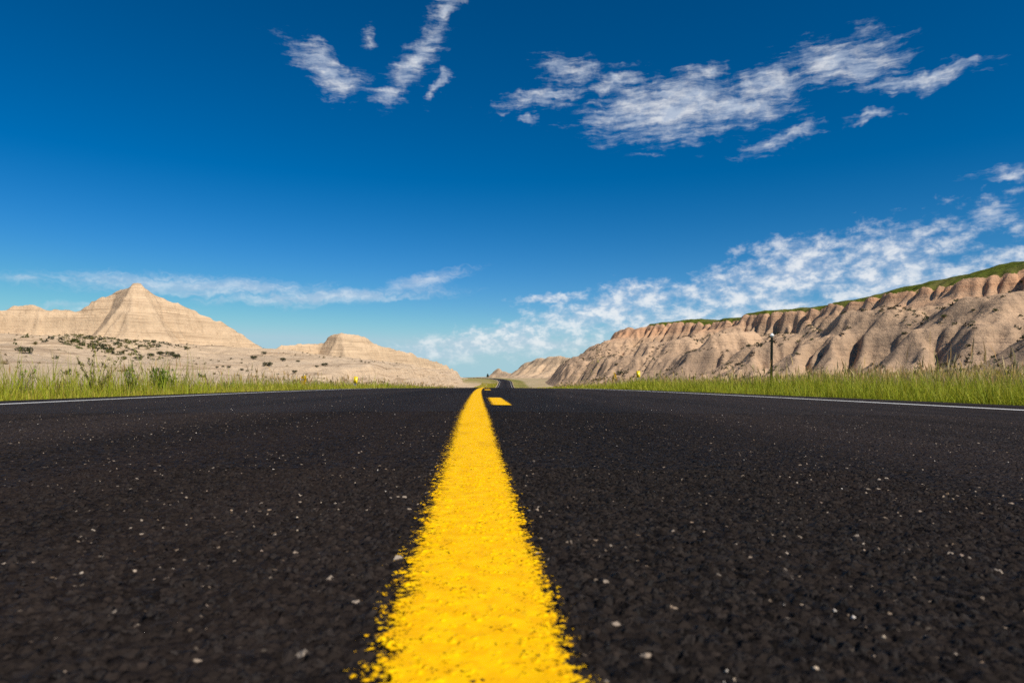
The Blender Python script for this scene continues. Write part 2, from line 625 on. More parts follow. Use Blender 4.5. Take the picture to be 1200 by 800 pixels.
def paint(name, true_disp, c_lo, c_hi, width, wear):
    """line paint lying on the stones: solid in the middle, broken on stone tops at its edges"""
    mt, n = material(name)
    P = n.n('ShaderNodeNewGeometry').outputs['Position']
    height, dome, rnd = stones(n, P)
    lat = n.n('ShaderNodeAttribute', attribute_name='lat').outputs['Fac']
    along = n.noise(P, 9, 3, 0.6)
    a = n.m('ABSOLUTE', lat)
    edge = n.m('SUBTRACT', a, n.m('ADD', width * 0.5, n.m('MULTIPLY', n.m('SUBTRACT', along, 0.5), width * 0.10)))
    edge = n.m('MULTIPLY', edge, n.ramp(lat, -0.03, 0.0, 0.62, 1.0))          # looser overspray on the left
    cover = n.ramp(edge, width * 0.32, -width * 0.10, -0.55, 1.0, smooth=False)      # 1 well inside the line
    cover = n.m('ADD', cover, n.m('MULTIPLY', n.m('SUBTRACT', height, 0.45), 0.50))
    cover = n.m('ADD', cover, n.m('MULTIPLY', n.m('SUBTRACT', n.noise(P, 420, 3, 0.7), 0.5), 1.7))
    cover = n.m('ADD', cover, n.ramp(edge, -width * 0.1, -width * 0.25, 0.0, 0.42 - wear))
    hole = n.m('MULTIPLY', n.ramp(n.noise(P, 330, 3, 0.6), 0.62, 0.68), n.ramp(n.noise(P, 40, 2, 0.5), 0.42, 0.6))
    cover = n.m('SUBTRACT', cover, n.m('MULTIPLY', hole, 2.0))
    alpha = n.ramp(cover, 0.40, 0.47)
    col = n.mix(n.ramp(n.noise(P, 60, 4, 0.65), 0.35, 0.68), c_lo, c_hi)
    col = n.mix(n.ramp(n.noise(n.map(P, scale=(1, .4, 1)), 11, 4, 0.6), 0.50, 0.72, 0, 0.6), col, tuple(v * .78 for v in c_lo))
    col = n.mix(n.ramp(n.noise(P, 180, 3, 0.7), 0.58, 0.75, 0, 0.35), col, (0.30, 0.17, 0.02) if c_lo[2] < .1 else (.3, .28, .26))
    p, o = finish(n, col, 0.7, 0.06)
    tr = n.n('ShaderNodeBsdfTransparent')
    mx = n.n('ShaderNodeMixShader')
    n.put(mx.inputs[0], alpha)
    n.put(mx.inputs[1], tr.outputs[0])
    n.put(mx.inputs[2], p.outputs[0])
    n.put(o.inputs['Surface'], mx.outputs[0])
    d = n.n('ShaderNodeDisplacement')
    d.inputs['Midlevel'].default_value = 0.6
    d.inputs['Scale'].default_value = 0.0034 if true_disp else 0.0009
    n.put(d.inputs['Height'], n.m('SMOOTH_MAX', height, 0.72, 0.3))
    n.put(o.inputs['Displacement'], d.outputs[0])
    mt.displacement_method = 'BOTH' if true_disp else 'BUMP'
    return mt


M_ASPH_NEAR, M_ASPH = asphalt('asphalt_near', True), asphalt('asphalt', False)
YEL = ((0.80, 0.405, 0.001), (0.90, 0.535, 0.001))
M_YEL_NEAR, M_YEL = paint('yellow_paint_near', True, *YEL, 0.103, 0.0), paint('yellow_paint', False, *YEL, 0.100, 0.0)
M_WHITE = paint('white_paint', False, (0.55, 0.54, 0.52), (0.72, 0.71, 0.69), 0.10, 0.12)


def ground_material():
    mt, n = material('ground_soil')
    P = n.n('ShaderNodeNewGeometry').outputs['Position']
    veg = n.n('ShaderNodeAttribute', attribute_name='veg').outputs['Fac']
    big = n.noise(P, 0.08, 5, 0.6)
    fine_ = n.noise(P, 2.2, 6, 0.65)
    soil = n.mix(n.ramp(big, 0.35, 0.65), (0.46, 0.34, 0.215), (0.56, 0.43, 0.29))
    soil = n.mix(n.ramp(fine_, 0.45, 0.7, 0, 0.5), soil, (0.26, 0.19, 0.12))
    grass = n.mix(n.ramp(fine_, 0.35, 0.65), (0.16, 0.15, 0.03), (0.34, 0.26, 0.10))
    grass = n.mix(n.ramp(n.noise(P, 0.02, 4, 0.6), 0.4, 0.65, 0, 0.7), grass, (0.15, 0.165, 0.03))
    c = n.mix(n.ramp(n.m('ADD', veg, n.m('MULTIPLY', n.m('SUBTRACT', fine_, 0.5), 0.8)), 0.3, 0.7), soil, grass)
    finish(n, c, 0.95, 0.1, fine_, 0.08)
    return mt


def rock_material(name, low, mid, high, dark, grass=None, z_hi=40, band=0.6, scrub_amt=0.5, scree=0.0):
    """banded badlands clay: colour by bed (height), streaked by rills, with scree in hollows and grass on flat tops"""
    mt, n = material(name)
    geo = n.n('ShaderNodeNewGeometry')
    P = geo.outputs['Position']
    sp = n.n('ShaderNodeSeparateXYZ')
    n.put(sp.inputs[0], P)
    nz = n.n('ShaderNodeSeparateXYZ')
    n.put(nz.inputs[0], geo.outputs['Normal'])
    z = n.m('ADD', sp.outputs[2], n.m('MULTIPLY', n.m('SUBTRACT', n.noise(P, 0.03, 3, 0.5), 0.5), 3.0))
    t = n.m('DIVIDE', z, z_hi)
    zz = n.n('ShaderNodeCombineXYZ')
    n.put(zz.inputs[2], z)
    n.put(zz.inputs[0], n.m('MULTIPLY', sp.outputs[0], 0.02))
    n.put(zz.inputs[1], n.m('MULTIPLY', sp.outputs[1], 0.02))
    beds = n.noise(zz.outputs[0], 0.30, 5, 0.65)
    thin = n.noise(zz.outputs[0], 2.3, 3, 0.6)
    body = n.colors(t, [(0.0, low), (0.38, mid), (0.62, mid), (0.82, high), (1.0, high)])
    body = n.mix(n.ramp(beds, 0.40, 0.66, 0, 0.55), body, tuple(min(.7, v * 1.32) for v in mid))
    body = n.mix(n.ramp(n.m('ADD', thin, n.m('MULTIPLY', n.m('SUBTRACT', n.noise(P, 0.07, 3, 0.6), 0.5), 0.22)), 0.52, 0.66, 0, band), body, dark)
    body = n.mix(n.m('MULTIPLY', n.ramp(n.noise(P, 1.3, 4, 0.65), 0.52, 0.66), 0.22), body, dark)
    rill = n.noise(n.map(P, scale=(1.0, 1.0, 0.10)), 0.55, 4, 0.65)
    body = n.mix(n.ramp(rill, 0.52, 0.68, 0, 0.38), body, dark)
    patch = n.noise(P, 0.16, 5, 0.65)
    body = n.mix(n.ramp(patch, 0.48, 0.72, 0, 0.45), body, tuple(v * 0.62 for v in mid))
    if scree:
        sm = n.noise(P, 0.055, 5, 0.68, 0.6)
        f0 = n.m('MULTIPLY', n.ramp(sm, 0.47, 0.60), n.ramp(t, 0.62, 0.30))
        body = n.mix(n.m('MULTIPLY', f0, scree), body, n.mix(n.noise(P, 1.6, 4, 0.7), (0.16, 0.11, 0.075), (0.40, 0.285, 0.195)))
    spots = n.noise(P, 1.1, 5, 0.7)
    sc_ = n.m('MULTIPLY', n.ramp(spots, 0.56, 0.64), n.ramp(patch, 0.40, 0.62))
    sc_ = n.m('MULTIPLY', sc_, scrub_amt)
    body = n.mix(sc_, body, (0.075, 0.062, 0.045))
    if grass:
        cap = n.n('ShaderNodeAttribute', attribute_name='cap').outputs['Fac']
        g = n.mix(n.ramp(n.noise(P, 0.5, 5, 0.65), 0.38, 0.66), grass, tuple(v * 0.5 for v in grass))
        g = n.mix(n.ramp(n.noise(P, 0.09, 3, 0.6), 0.5, 0.7, 0, 0.5), g, (0.16, 0.13, 0.05))
        f = n.m('ADD', cap, n.m('MULTIPLY', n.m('SUBTRACT', n.noise(P, 0.35, 5, 0.65), 0.5), 0.9))
        f = n.m('ADD', f, n.m('MULTIPLY', n.m('SUBTRACT', nz.outputs[2], 0.80), 2.6))
        body = n.mix(n.ramp(f, 0.45, 0.58), body, g)
    hgt = n.m('ADD', n.m('MULTIPLY', n.noise(P, 0.9, 7, 0.68), 1.0), n.m('MULTIPLY', thin, 0.45))
    finish(n, body, 0.96, 0.08, hgt, 0.5)
    return mt


# ------------------------------------------------------------------ ground sheet
xs = np.concatenate([-np.geomspace(6000, 16, 90), np.arange(-15.5, 15.6, 0.5), np.geomspace(16, 6000, 90)])
ys = np.concatenate([np.arange(-40, 0, 4.0), np.arange(0, 40, 0.8), np.geomspace(40, 9000, 190)])
GX, GY = np.meshgrid(xs, ys)
GX = GX + cx(np.clip(GY, -40, 700))
GZ = ground(GX, GY)
glat = GX - cx(GY)
veg = np.where(glat > 0, 1.0 - 0.35 * sstep(18, 45, glat), 1.0 - sstep(7.5, 11, -glat))
veg = np.where(glat > 0, veg * (1 - 0.55 * sstep(120, 300, GY) * sstep(8, 14, glat)), veg)
veg = np.maximum(veg, sstep(300, 450, GY) * np.where(glat < 0, 0.62, 0.45))
veg = np.where(np.abs(glat) < 4.6, 0.2, veg)
g_o = mesh('ground', np.stack([GX, GY, GZ], -1).reshape(-1, 3), grid_faces(*GX.shape), ground_material(), smooth=True,
           attrs={'veg': veg.ravel()})
tag(g_o, kind='structure')


# ------------------------------------------------------------------ road
def road_pts(LAT, Y, dz=0.0):
    return np.stack([cx(Y) + LAT, Y, zroad(Y) + crown(LAT) + dz], -1).reshape(-1, 3)


def strip(lats, yy):
    L, Yg = np.meshgrid(lats, yy)
    return L, Yg


def join_grids(parts, dz=0.0):
    Vs, Fs, Ls, off = [], [], [], 0
    for lats, yy, *keep in parts:
        L, Yg = strip(np.asarray(lats), np.asarray(yy))
        Vs.append(road_pts(L, Yg, dz))
        Ls.append(L.ravel())
        Fs.append(grid_faces(*L.shape) + off)
        off += L.size
    return np.vstack(Vs), np.vstack(Fs), np.concatenate(Ls)


A, Bx, Y0, Y1, Y2 = 0.66, 2.3, 0.18, 1.15, 3.3
near_parts = [(np.arange(-A, A + 1e-6, 0.0025), np.arange(Y0, Y1 + 1e-6, 0.0025)),
              (np.arange(-Bx, -A + 0.004, 0.007), np.arange(Y0, Y1 + 0.004, 0.007)),
              (np.arange(A - 0.004, Bx, 0.007), np.arange(Y0, Y1 + 0.004, 0.007)),
              (np.arange(-Bx, Bx, 0.0075), np.arange(Y1 - 0.004, Y2, 0.0075))]
V, Fc, La = join_grids(near_parts)
road_y = np.concatenate([np.arange(Y2 - 0.01, 60, 0.7), np.arange(60, 780, 4.0)])
lat_all = np.array([EDGE_L, -3.35, -2.3, -1.1, 0, 1.1, 2.3, 3.35, EDGE_R])
V2, F2, Lb = join_grids([(lat_all, road_y), (lat_all, np.arange(-14, Y0 + .011, (14 + Y0 + .01) / 12)),
                        (np.array([EDGE_L, -3.35, -Bx + .01]), np.array([Y0 - .01, 1.2, 2.3, Y2])),
                        (np.array([Bx - .015, 3.35, EDGE_R]), np.array([Y0 - .01, 1.2, 2.3, Y2]))])
# asphalt edge drops to the verge
sk_y = np.concatenate([np.arange(-14, 60, 1.0), np.arange(60, 780, 4.0)])
SV, SF = [], []
for e, s in ((EDGE_L, -1), (EDGE_R, 1)):
    jag = fbm(sk_y * 1.3, sk_y * 0 + s * 5, 3, 41) * 0.05
    a = np.stack([cx(sk_y) + e, sk_y, zroad(sk_y) + crown(e) - 0.0], -1)
    b = np.stack([cx(sk_y) + e + s * (0.05 + np.abs(jag)), sk_y, zroad(sk_y) + crown(e) - 0.012], -1)
    c = np.stack([cx(sk_y) + e + s * (0.10 + np.abs(jag)), sk_y, zroad(sk_y) + crown(e) - 0.12], -1)
    o0 = sum(len(v) for v in SV)
    SV.append(np.stack([a, b, c], 1).reshape(-1, 3))
    SF.append(grid_faces(len(sk_y), 3) + o0)
V2 = np.vstack([V2] + SV)
F2 = np.vstack([F2] + [f + len(V2) - sum(len(v) for v in SV) for f in SF])
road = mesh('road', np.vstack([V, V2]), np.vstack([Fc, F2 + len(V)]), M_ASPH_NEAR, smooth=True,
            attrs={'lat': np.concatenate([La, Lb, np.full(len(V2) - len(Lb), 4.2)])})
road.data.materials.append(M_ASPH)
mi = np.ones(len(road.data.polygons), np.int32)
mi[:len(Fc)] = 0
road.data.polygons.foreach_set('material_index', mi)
tag(road, kind='structure')


def line(name, lat0, halfw, parts, near_n, mat_near, mat_far):
    """parts: list of (step across, ys, dz); the first near_n use the displaced near paint"""
    Vs, Fs, Ls, mi, off = [], [], [], [], 0
    for k, (st_, yy, dz) in enumerate(parts):
        lats = np.arange(-halfw, halfw + 1e-6, st_)
        L, Yg = np.meshgrid(lats, yy)
        Vs.append(road_pts(L + lat0, Yg, np.broadcast_to(np.reshape(dz, (-1, 1)), L.shape)))
        Fs.append(grid_faces(*L.shape) + off)
        mi += [0 if k < near_n else 1] * len(Fs[-1])
        Ls.append((L * (1 + 0.17 * sstep(3.2, 1.0, Yg))).ravel() if near_n else L.ravel())
        off += L.size
    o = mesh(name, np.vstack(Vs), np.vstack(Fs), mat_near, road, smooth=True, attrs={'lat': np.concatenate(Ls)})
    o.data.materials.append(mat_far)
    o.data.polygons.foreach_set('material_index', np.array(mi, np.int32))
    return o


yl = line('solid_yellow_line', 0.0, 0.105,
          [(0.0022, np.arange(Y0, Y1 + .001, 0.0022), 0.0010), (0.0065, np.arange(Y1 - .001, Y2, 0.0065), np.linspace(0.0012, 0.0046, len(np.arange(Y1 - .001, Y2, 0.0065)))),
           (0.0525, np.concatenate([np.arange(Y2 - .01, 60, 0.7), np.arange(60, 300, 4.0)]), 0.004),
           (0.0525, np.arange(-14, Y0 + .01, 1.0), 0.004)], 2, M_YEL_NEAR, M_YEL)
for k in range(6):
    y0 = 4.12 + 8.3 * k if k < 4 else 60 + 60 * (k - 4)
    ln = 1.95 if k < 4 else 3.0
    line('yellow_dash', 0.165, 0.10, [(0.05, np.linspace(y0, y0 + ln, 8), 0.004)], 0, M_YEL_NEAR, M_YEL)
for lat0 in (-3.36, 3.40):
    line('white_edge_line', lat0, 0.09, [(0.045, np.concatenate([np.arange(-14, 60, 0.5), np.arange(60, 760, 4.0)]), 0.004)], 0, M_WHITE, M_WHITE)

# ------------------------------------------------------------------ hills
def slope3(a1, w1, a2, w2, a3):
    def f(d):
        return np.where(d < w1, a1 * d, np.where(d < w1 + w2, a1 * w1 + a2 * (d - w1), a1 * w1 + a2 * w2 + a3 * (d - w1 - w2)))
    return f


def warp(X, Y, amp, sc_, seed):
    return X + amp * fbm(X * sc_, Y * sc_, 4, seed), Y + amp * fbm(X * sc_, Y * sc_, 4, seed + 50)


# --- left butte with its bench and pale knoll
LF = Field(-345, -24, 40, 400, 2.4)
X, Y = LF.X, LF.Y
Gr = ground(X, Y)
crest = [wpt(*p) for p in [(-260, 330, 250), (-120, 352, 262), (-40, 361, 270), (0, 364, 284), (35, 357, 286), (60, 363, 287), (98, 364, 289),
                           (112, 351, 291), (130, 348, 292), (145, 341, 292), (151, 339, 285), (157, 334, 281), (167, 338, 282), (177, 345, 285), (190, 351, 290),
                           (215, 361, 296), (232, 367, 300), (250, 374, 305), (280, 387, 314), (305, 399, 322), (330, 412, 332)]]
Xw, Yw = warp(X, Y, 7, 0.035, 1)
Xw2, Yw2 = warp(X, Y, 3.5, 0.09, 2)
butte = ridge_height(X * .35 + Xw * .3 + Xw2 * .35, Y * .35 + Yw * .3 + Yw2 * .35, crest, slope3(1.55, 9, 0.85, 14, 0.30), 0)
knoll = ridge_height(Xw, Yw, [wpt(*p) for p in [(-160, 374, 118), (-60, 384, 122), (0, 389, 125), (50, 393, 124), (85, 404, 118), (112, 418, 110)]],
                     lambda d: 0.010 * d * d + 0.06 * d, 0)
bench = Gr + 6.0 * sstep(110, 215, Y + 0.35 * X + 40) + fbm(X * .03, Y * .03, 4, 4) * 1.8 + ridged(X * .045, Y * .045, 3, 6) * 0.9 * sstep(20, 45, -(X - cx(Y)))
Z = np.maximum(np.maximum(butte, bench), knoll)
hi_ = sstep(3, 12, Z - bench)
Z = Z + fbm(X * 0.08, Y * 0.08, 4, 8) * 0.7 + hi_ * (3.0 + 1.6 * ridged(X * .05, Y * .05, 4, 11)) + RNG.normal(0, 0.08, Z.shape)
LF.Z = erode(Z, 2.4, 8, 0.032, 0.01)
LF.refine()
LF.Z = erode(LF.Z + RNG.normal(0, 0.07, LF.Z.shape) + fbm(LF.X * .22, LF.Y * .22, 3, 12) * 0.35, 1.2, 16, 0.040, 0.012)
LF.refine()
X, Y = LF.X, LF.Y
st_ = sstep(9, 20, LF.Z - ground(X, Y))
LF.Z = LF.Z + st_ * (0.75 * terrace(LF.Z, 2.3, 1.05, X, Y, 60) + 0.25 * terrace(LF.Z, 6.1, 1.0, X, Y, 64) - LF.Z) + fbm(X * .35, Y * .35, 4, 9) * 0.25 + st_ * ridged(X * .28, Y * .28, 3, 13) * 0.45
edge_ = np.minimum(np.minimum(X - LF.x[0], LF.x[-1] - X) / 8, np.minimum(Y - LF.y[0], LF.y[-1] - Y) / 8)
lat_ = -(X - cx(Y))
LF.Z = np.where(lat_ < 22, ground(X, Y) - 0.6 + sstep(13, 22, lat_) * (LF.Z - ground(X, Y) + 0.6), LF.Z)
LF.Z = LF.Z - 14 * (1 - np.clip(edge_, 0, 1))
M_LEFT = rock_material('pale_clay', (0.54, 0.415, 0.29), (0.53, 0.385, 0.245), (0.56, 0.405, 0.26), (0.29, 0.195, 0.12), z_hi=40, scrub_amt=0.10, band=0.7)
LF.build('banded_butte', M_LEFT)

# --- second butte further along on the left
SF_ = Field(-300, -22, 350, 720, 2.8)
X, Y = SF_.X, SF_.Y
crest = [wpt(*p) for p in [(250, 400, 400), (310, 411, 410), (330, 406, 415), (350, 403, 430), (384, 402, 442), (389, 393, 438), (400, 391, 433), (420, 395, 441),
                           (440, 403, 452), (458, 408, 466), (480, 414, 490), (502, 420, 520), (522, 425, 555), (536, 432, 590), (547, 440, 620)]]
Xw, Yw = warp(X, Y, 7, 0.03, 5)
Xw2, Yw2 = warp(X, Y, 4, 0.09, 6)
Z = np.maximum(ridge_height(X * .35 + Xw * .3 + Xw2 * .35, Y * .35 + Yw * .3 + Yw2 * .35, crest, slope3(1.5, 8, 0.75, 16, 0.28), 0),
               ground(X, Y) + fbm(X * .03, Y * .03, 4, 14) * 1.5)
Z = Z + fbm(X * 0.08, Y * 0.08, 4, 18) * 1.0 + sstep(3, 12, Z - ground(X, Y)) * (3.4 + 2.0 * ridged(X * .05, Y * .05, 4, 15)) + RNG.normal(0, 0.08, Z.shape)
SF_.Z = erode(Z, 2.8, 8, 0.032, 0.01)
SF_.refine()
SF_.Z = erode(SF_.Z + RNG.normal(0, 0.08, SF_.Z.shape) + fbm(SF_.X * .2, SF_.Y * .2, 3, 12) * 0.4, 1.4, 16, 0.040, 0.012)
SF_.refine()
X, Y = SF_.X, SF_.Y
st_ = sstep(7, 16, SF_.Z - ground(X, Y))
SF_.Z = SF_.Z + st_ * (0.55 * terrace(SF_.Z, 2.6, .9, X, Y, 61) + 0.45 * terrace(SF_.Z, 6.3, 0.9, X, Y, 65) - SF_.Z) + fbm(X * .3, Y * .3, 3, 19) * 0.3 + st_ * ridged(X * .25, Y * .25, 3, 16) * 0.6
edge_ = np.minimum(np.minimum(X - SF_.x[0], SF_.x[-1] - X) / 8, np.minimum(Y - SF_.y[0], SF_.y[-1] - Y) / 10)
lat_ = -(X - cx(Y))
SF_.Z = np.where(lat_ < 22, ground(X, Y) - 0.6 + sstep(12, 22, lat_) * (SF_.Z - ground(X, Y) + 0.6), SF_.Z) - 14 * (1 - np.clip(edge_, 0, 1))
SF_.build('notched_butte', M_LEFT)

# --- long mesa on the right
MF = Field(20, 300, 60, 520, 2.3)
X, Y = MF.X, MF.Y
rim = [wpt(*p) for p in [(757, 381, 385), (790, 377, 362), (806, 378, 350), (820, 380, 337), (836, 375, 326), (862, 375, 308), (876, 369, 298),
                         (920, 364, 276), (960, 359, 259), (1000, 353, 244), (1040, 344, 229), (1092, 337, 214), (1140, 325, 201), (1200, 315, 188),
                         (1330, 290, 166), (1500, 257, 140), (1800, 200, 106), (2500, 90, 70)]]
poly = [(p[0], p[1]) for p in rim] + [(600, 40), (600, 700), (190, 640), (120, 470)]
Xa, Ya = warp(X, Y, 22, 0.022, 21)
Xb, Yb = warp(X, Y, 8, 0.06, 22)
Xw, Yw = X * .2 + Xa * .4 + Xb * .4, Y * .2 + Ya * .4 + Yb * .4
dd, hh = dist_to(Xw, Yw, rim)
d2, _ = dist_to(Xw, Yw, [(x_, y_, 0) for x_, y_ in poly[len(rim) - 18:] + [poly[0]]])
ins = inside(Xw, Yw, poly)
drop = slope3(1.12, 12, 0.62, 19, 0.34)
dd_ = dd * (0.62 + 0.75 * sstep(-0.35, 0.4, fbm(X * .018, Y * .018, 2, 44)))
vary = 0.30 + 1.15 * sstep(-0.30, 0.35, fbm(X * .024, Y * .024, 2, 45))
Z = np.where(ins, hh + 0.8 + (1.2 + 2.6 * sstep(260, 205, Y)) * sstep(0, 14, np.minimum(dd, d2)), hh - drop(dd_))
spur = ridge_height(Xw, Yw, [wpt(*p) for p in [(680, 425, 450), (700, 407, 432), (716, 396, 420), (740, 386, 402), (757, 380, 386)]], slope3(0.9, 8, 0.6, 20, .3), 0)
Z = np.maximum(np.maximum(Z, spur), ground(X, Y) + fbm(X * .04, Y * .04, 4, 24) * 1.0)
# low knobs at the foot
foot = [[(700, 428, 330), (740, 424, 300)], [(905, 402, 190), (960, 392, 178)], [(1010, 384, 165), (1060, 380, 158)], [(1120, 375, 140), (1200, 362, 132)],
        [(840, 408, 235), (880, 399, 240)], [(1200, 405, 95), (1400, 380, 88)], [(770, 412, 290), (800, 405, 285)]]
for seg in foot:
    Z = np.maximum(Z, ridge_height(Xw, Yw, [wpt(*p) for p in seg], slope3(0.55, 6, 0.5, 12, .3), 0))
Z = Z + fbm(X * 0.07, Y * 0.07, 5, 28) * 1.6 * sstep(0.5, 5, Z - ground(X, Y)) * np.where(ins, 0.3, 1) + RNG.normal(0, 0.09, Z.shape)
Z = Z + np.where(ins, 0, 1) * sstep(4, 22, dd) * sstep(0.3, 6, Z - ground(X, Y)) * (3.2 * ridged(X * .03, Y * .03, 4, 25) + 1.4 * ridged(X * .09, Y * .09, 3, 26) + 1.4)
capm = np.where(ins, np.clip(np.minimum(dd, d2) / 3.0, -1, 1), np.clip(-dd / 3, -1, 0))
MF.Z = erode(Z, 2.3, 9, 0.040, 0.010, lock=np.where(ins, 0.3, vary))
MF.refine()
MF.Z = erode(MF.Z + RNG.normal(0, 0.09, MF.Z.shape) + fbm(MF.X * .2, MF.Y * .2, 3, 12) * 0.45 + ridged(MF.X * .14, MF.Y * .14, 3, 23) * 0.8 * (upsample2(capm) < 0), 1.15, 16, 0.042, 0.012, lock=np.where(upsample2(capm) > 0.2, 0.35, upsample2(vary)))
MF.refine()
X, Y = MF.X, MF.Y
capm = upsample2(upsample2(capm))
st_ = sstep(4, 10, MF.Z - ground(X, Y)) * (1 - sstep(0.2, .6, capm))
MF.Z = MF.Z + st_ * (terrace(MF.Z, 6.7, 0.45, X, Y, 62) - MF.Z) + fbm(X * .33, Y * .33, 4, 29) * 0.35 + st_ * ridged(X * .25, Y * .25, 3, 27) * 0.55
edge_ = np.minimum(np.minimum(9, MF.x[-1] - X) / 8, np.minimum(Y - MF.y[0], MF.y[-1] - Y) / 10)
lat_ = X - cx(Y)
MF.Z = np.where(lat_ < 36, ground(X, Y) - 0.6 + sstep(22, 36, lat_) * (MF.Z - ground(X, Y) + 0.6), MF.Z) - 14 * (1 - np.clip(edge_, 0, 1))
M_RIGHT = rock_material('rusty_clay', (0.40, 0.28, 0.185), (0.50, 0.335, 0.21), (0.56, 0.30, 0.165), (0.21, 0.14, 0.095), grass=(0.105, 0.125, 0.016), z_hi=34, scrub_amt=0.6, band=0.40, scree=0.6)
MF.build('grass_topped_mesa', M_RIGHT, cap=capm)

# --- low hills where the road goes, right of the bend
FF = Field(-40, 140, 430, 760, 1.6)
X, Y = FF.X, FF.Y
crest = [wpt(*p) for p in [(571, 441, 660), (576, 434, 655), (583, 430, 650), (592, 432, 640), (600, 434, 630), (606, 430, 620), (618, 423, 605), (630, 419, 590), (645, 417, 575),
                           (660, 416, 560), (672, 418, 545), (683, 420, 530), (700, 414, 520), (730, 400, 510)]]
Xw, Yw = warp(X, Y, 9, 0.03, 71)
Xw2, Yw2 = warp(X, Y, 5, 0.09, 72)
Z = np.maximum(ridge_height(X * .3 + Xw * .3 + Xw2 * .4, Y * .3 + Yw * .3 + Yw2 * .4, crest, slope3(0.9, 7, 0.55, 16, 0.22), 0), ground(X, Y) - 0.5)
Z = Z + (fbm(X * 0.07, Y * 0.07, 4, 78) * 1.5 + 3.4 * ridged(X * .04, Y * .04, 4, 76) + .6) * sstep(0, 5, Z - ground(X, Y)) + RNG.normal(0, 0.1, Z.shape)
FF.Z = erode(Z, 1.6, 26, 0.06, 0.015)
edge_ = np.minimum(np.minimum(X - FF.x[0], FF.x[-1] - X) / 8, np.minimum(Y - FF.y[0], FF.y[-1] - Y) / 10)
lat_ = X - cx(Y)
FF.Z = np.where(lat_ < 20, ground(X, Y) - 0.6 + sstep(9, 20, lat_) * (FF.Z - ground(X, Y) + 0.6), FF.Z) - 14 * (1 - np.clip(edge_, 0, 1))
M_FAR = rock_material('tan_clay', (0.46, 0.34, 0.235), (0.52, 0.37, 0.235), (0.54, 0.38, 0.24), (0.22, 0.15, 0.10), z_hi=26, scrub_amt=0.8, band=0.3, scree=0.5)
FF.build('far_hills', M_FAR)


def land(x, y):
    z = ground(x, y)
    for f in (LF, SF_, MF, FF):
        z = np.maximum(z, f.h(x, y))
    return z


def hit(px, py):
    """where the sight line through a photograph pixel meets the land"""
    d = np.geomspace(12, 800, 3000)
    x, zz = (px - 600) / F * d, EYE + (HZ - py) / F * d
    k = np.nonzero(land(x, d) > zz)[0]
    i = k[0] if len(k) else 1500
    return x[i], d[i], float(land(x[i:i + 1], d[i:i + 1])[0])


# ------------------------------------------------------------------ plants
def leaf_material(name, tint=(1, 1, 1), trans=0.35, rough=0.6):
    mt, n = material(name)
    c = n.n('ShaderNodeAttribute', attribute_name='col').outputs['Color']
    c = n.mix(1.0, c, tint, 'MULTIPLY')
    p, o = finish(n, c, rough, 0.25)
    t = n.n('ShaderNodeBsdfTranslucent')
    n.put(t.inputs[0], c)
    mx = n.n('ShaderNodeMixShader')
    mx.inputs[0].default_value = trans
    n.put(mx.inputs[1], p.outputs[0])
    n.put(mx.inputs[2], t.outputs[0])
    n.put(o.inputs['Surface'], mx.outputs[0])
    return mt


M_LEAF = leaf_material('leaf')
M_STEM = leaf_material('stem', trans=0.0, rough=0.8)


def blades(x, y, z, h, wd, azm, lean, c0, c1, levels=(0, 0.4, 0.75, 1), wid=(1, 0.85, 0.5, 0)):
    """tapered, bent grass blades -> vertices, faces, colours"""
    n = len(x)
    rows, cols = [], []
    face = azm + 1.57 + RNG.normal(0, 0.6, n)
    for t, wf in zip(levels, wid):
        ox = np.cos(azm) * lean * h * t**1.8
        oy = np.sin(azm) * lean * h * t**1.8
        zz = z + h * t * (1 - 0.25 * lean * t)
        c = c0 * (1 - t) + c1 * t
        if wf == 0:
            rows.append(np.stack([x + ox, y + oy, zz], -1)[:, None])
            cols.append(c[:, None])
        else:
            ex, ey = np.cos(face) * wd * wf * 0.5, np.sin(face) * wd * wf * 0.5
            rows.append(np.stack([np.stack([x + ox - ex, y + oy - ey, zz], -1), np.stack([x + ox + ex, y + oy + ey, zz], -1)], 1))
            cols.append(np.stack([c, c], 1))
    V = np.concatenate(rows, 1)
    C = np.concatenate(cols, 1)
    k = V.shape[1]
    fs = []
    for i in range(0, k - 3, 2):
        fs += [(i, i + 1, i + 3), (i, i + 3, i + 2)]
    fs.append((k - 3, k - 2, k - 1))
    f = (np.arange(n)[:, None, None] * k + np.array(fs)[None]).reshape(-1, 3)
    return V.reshape(-1, 3), f, C.reshape(-1, C.shape[-1])


def pick(n, *pal):
    pal = np.array(pal)
    k = RNG.integers(0, len(pal), n)
    return pal[k] * RNG.uniform(0.7, 1.3, (n, 1))


def grass(name, groups, label, cat='grass'):
    Vs, Fs, Cs, off = [], [], [], 0
    for V, f, C in groups:
        Vs.append(V)
        Fs.append(f + off)
        Cs.append(C)
        off += len(V)
    o = mesh(name, np.vstack(Vs), np.vstack(Fs), M_LEAF, attrs={'col': np.vstack(Cs)})
    return tag(o, label, cat, kind='stuff')


def scatter(n, ylo, yhi, alo, ahi, side, apow=1.0, clump=0.0, thresh=-0.2, log=True):
    y = np.exp(RNG.uniform(np.log(ylo), np.log(yhi), n)) if log else RNG.uniform(ylo, yhi, n)
    a = alo + (ahi - alo) * RNG.random(n)**apow
    x = cx(y) + side * a
    if clump:
        k = fbm(x * clump, y * clump, 3, 90) > thresh + RNG.normal(0, 0.12, n)
        x, y, a = x[k], y[k], a[k]
    return x, y, a


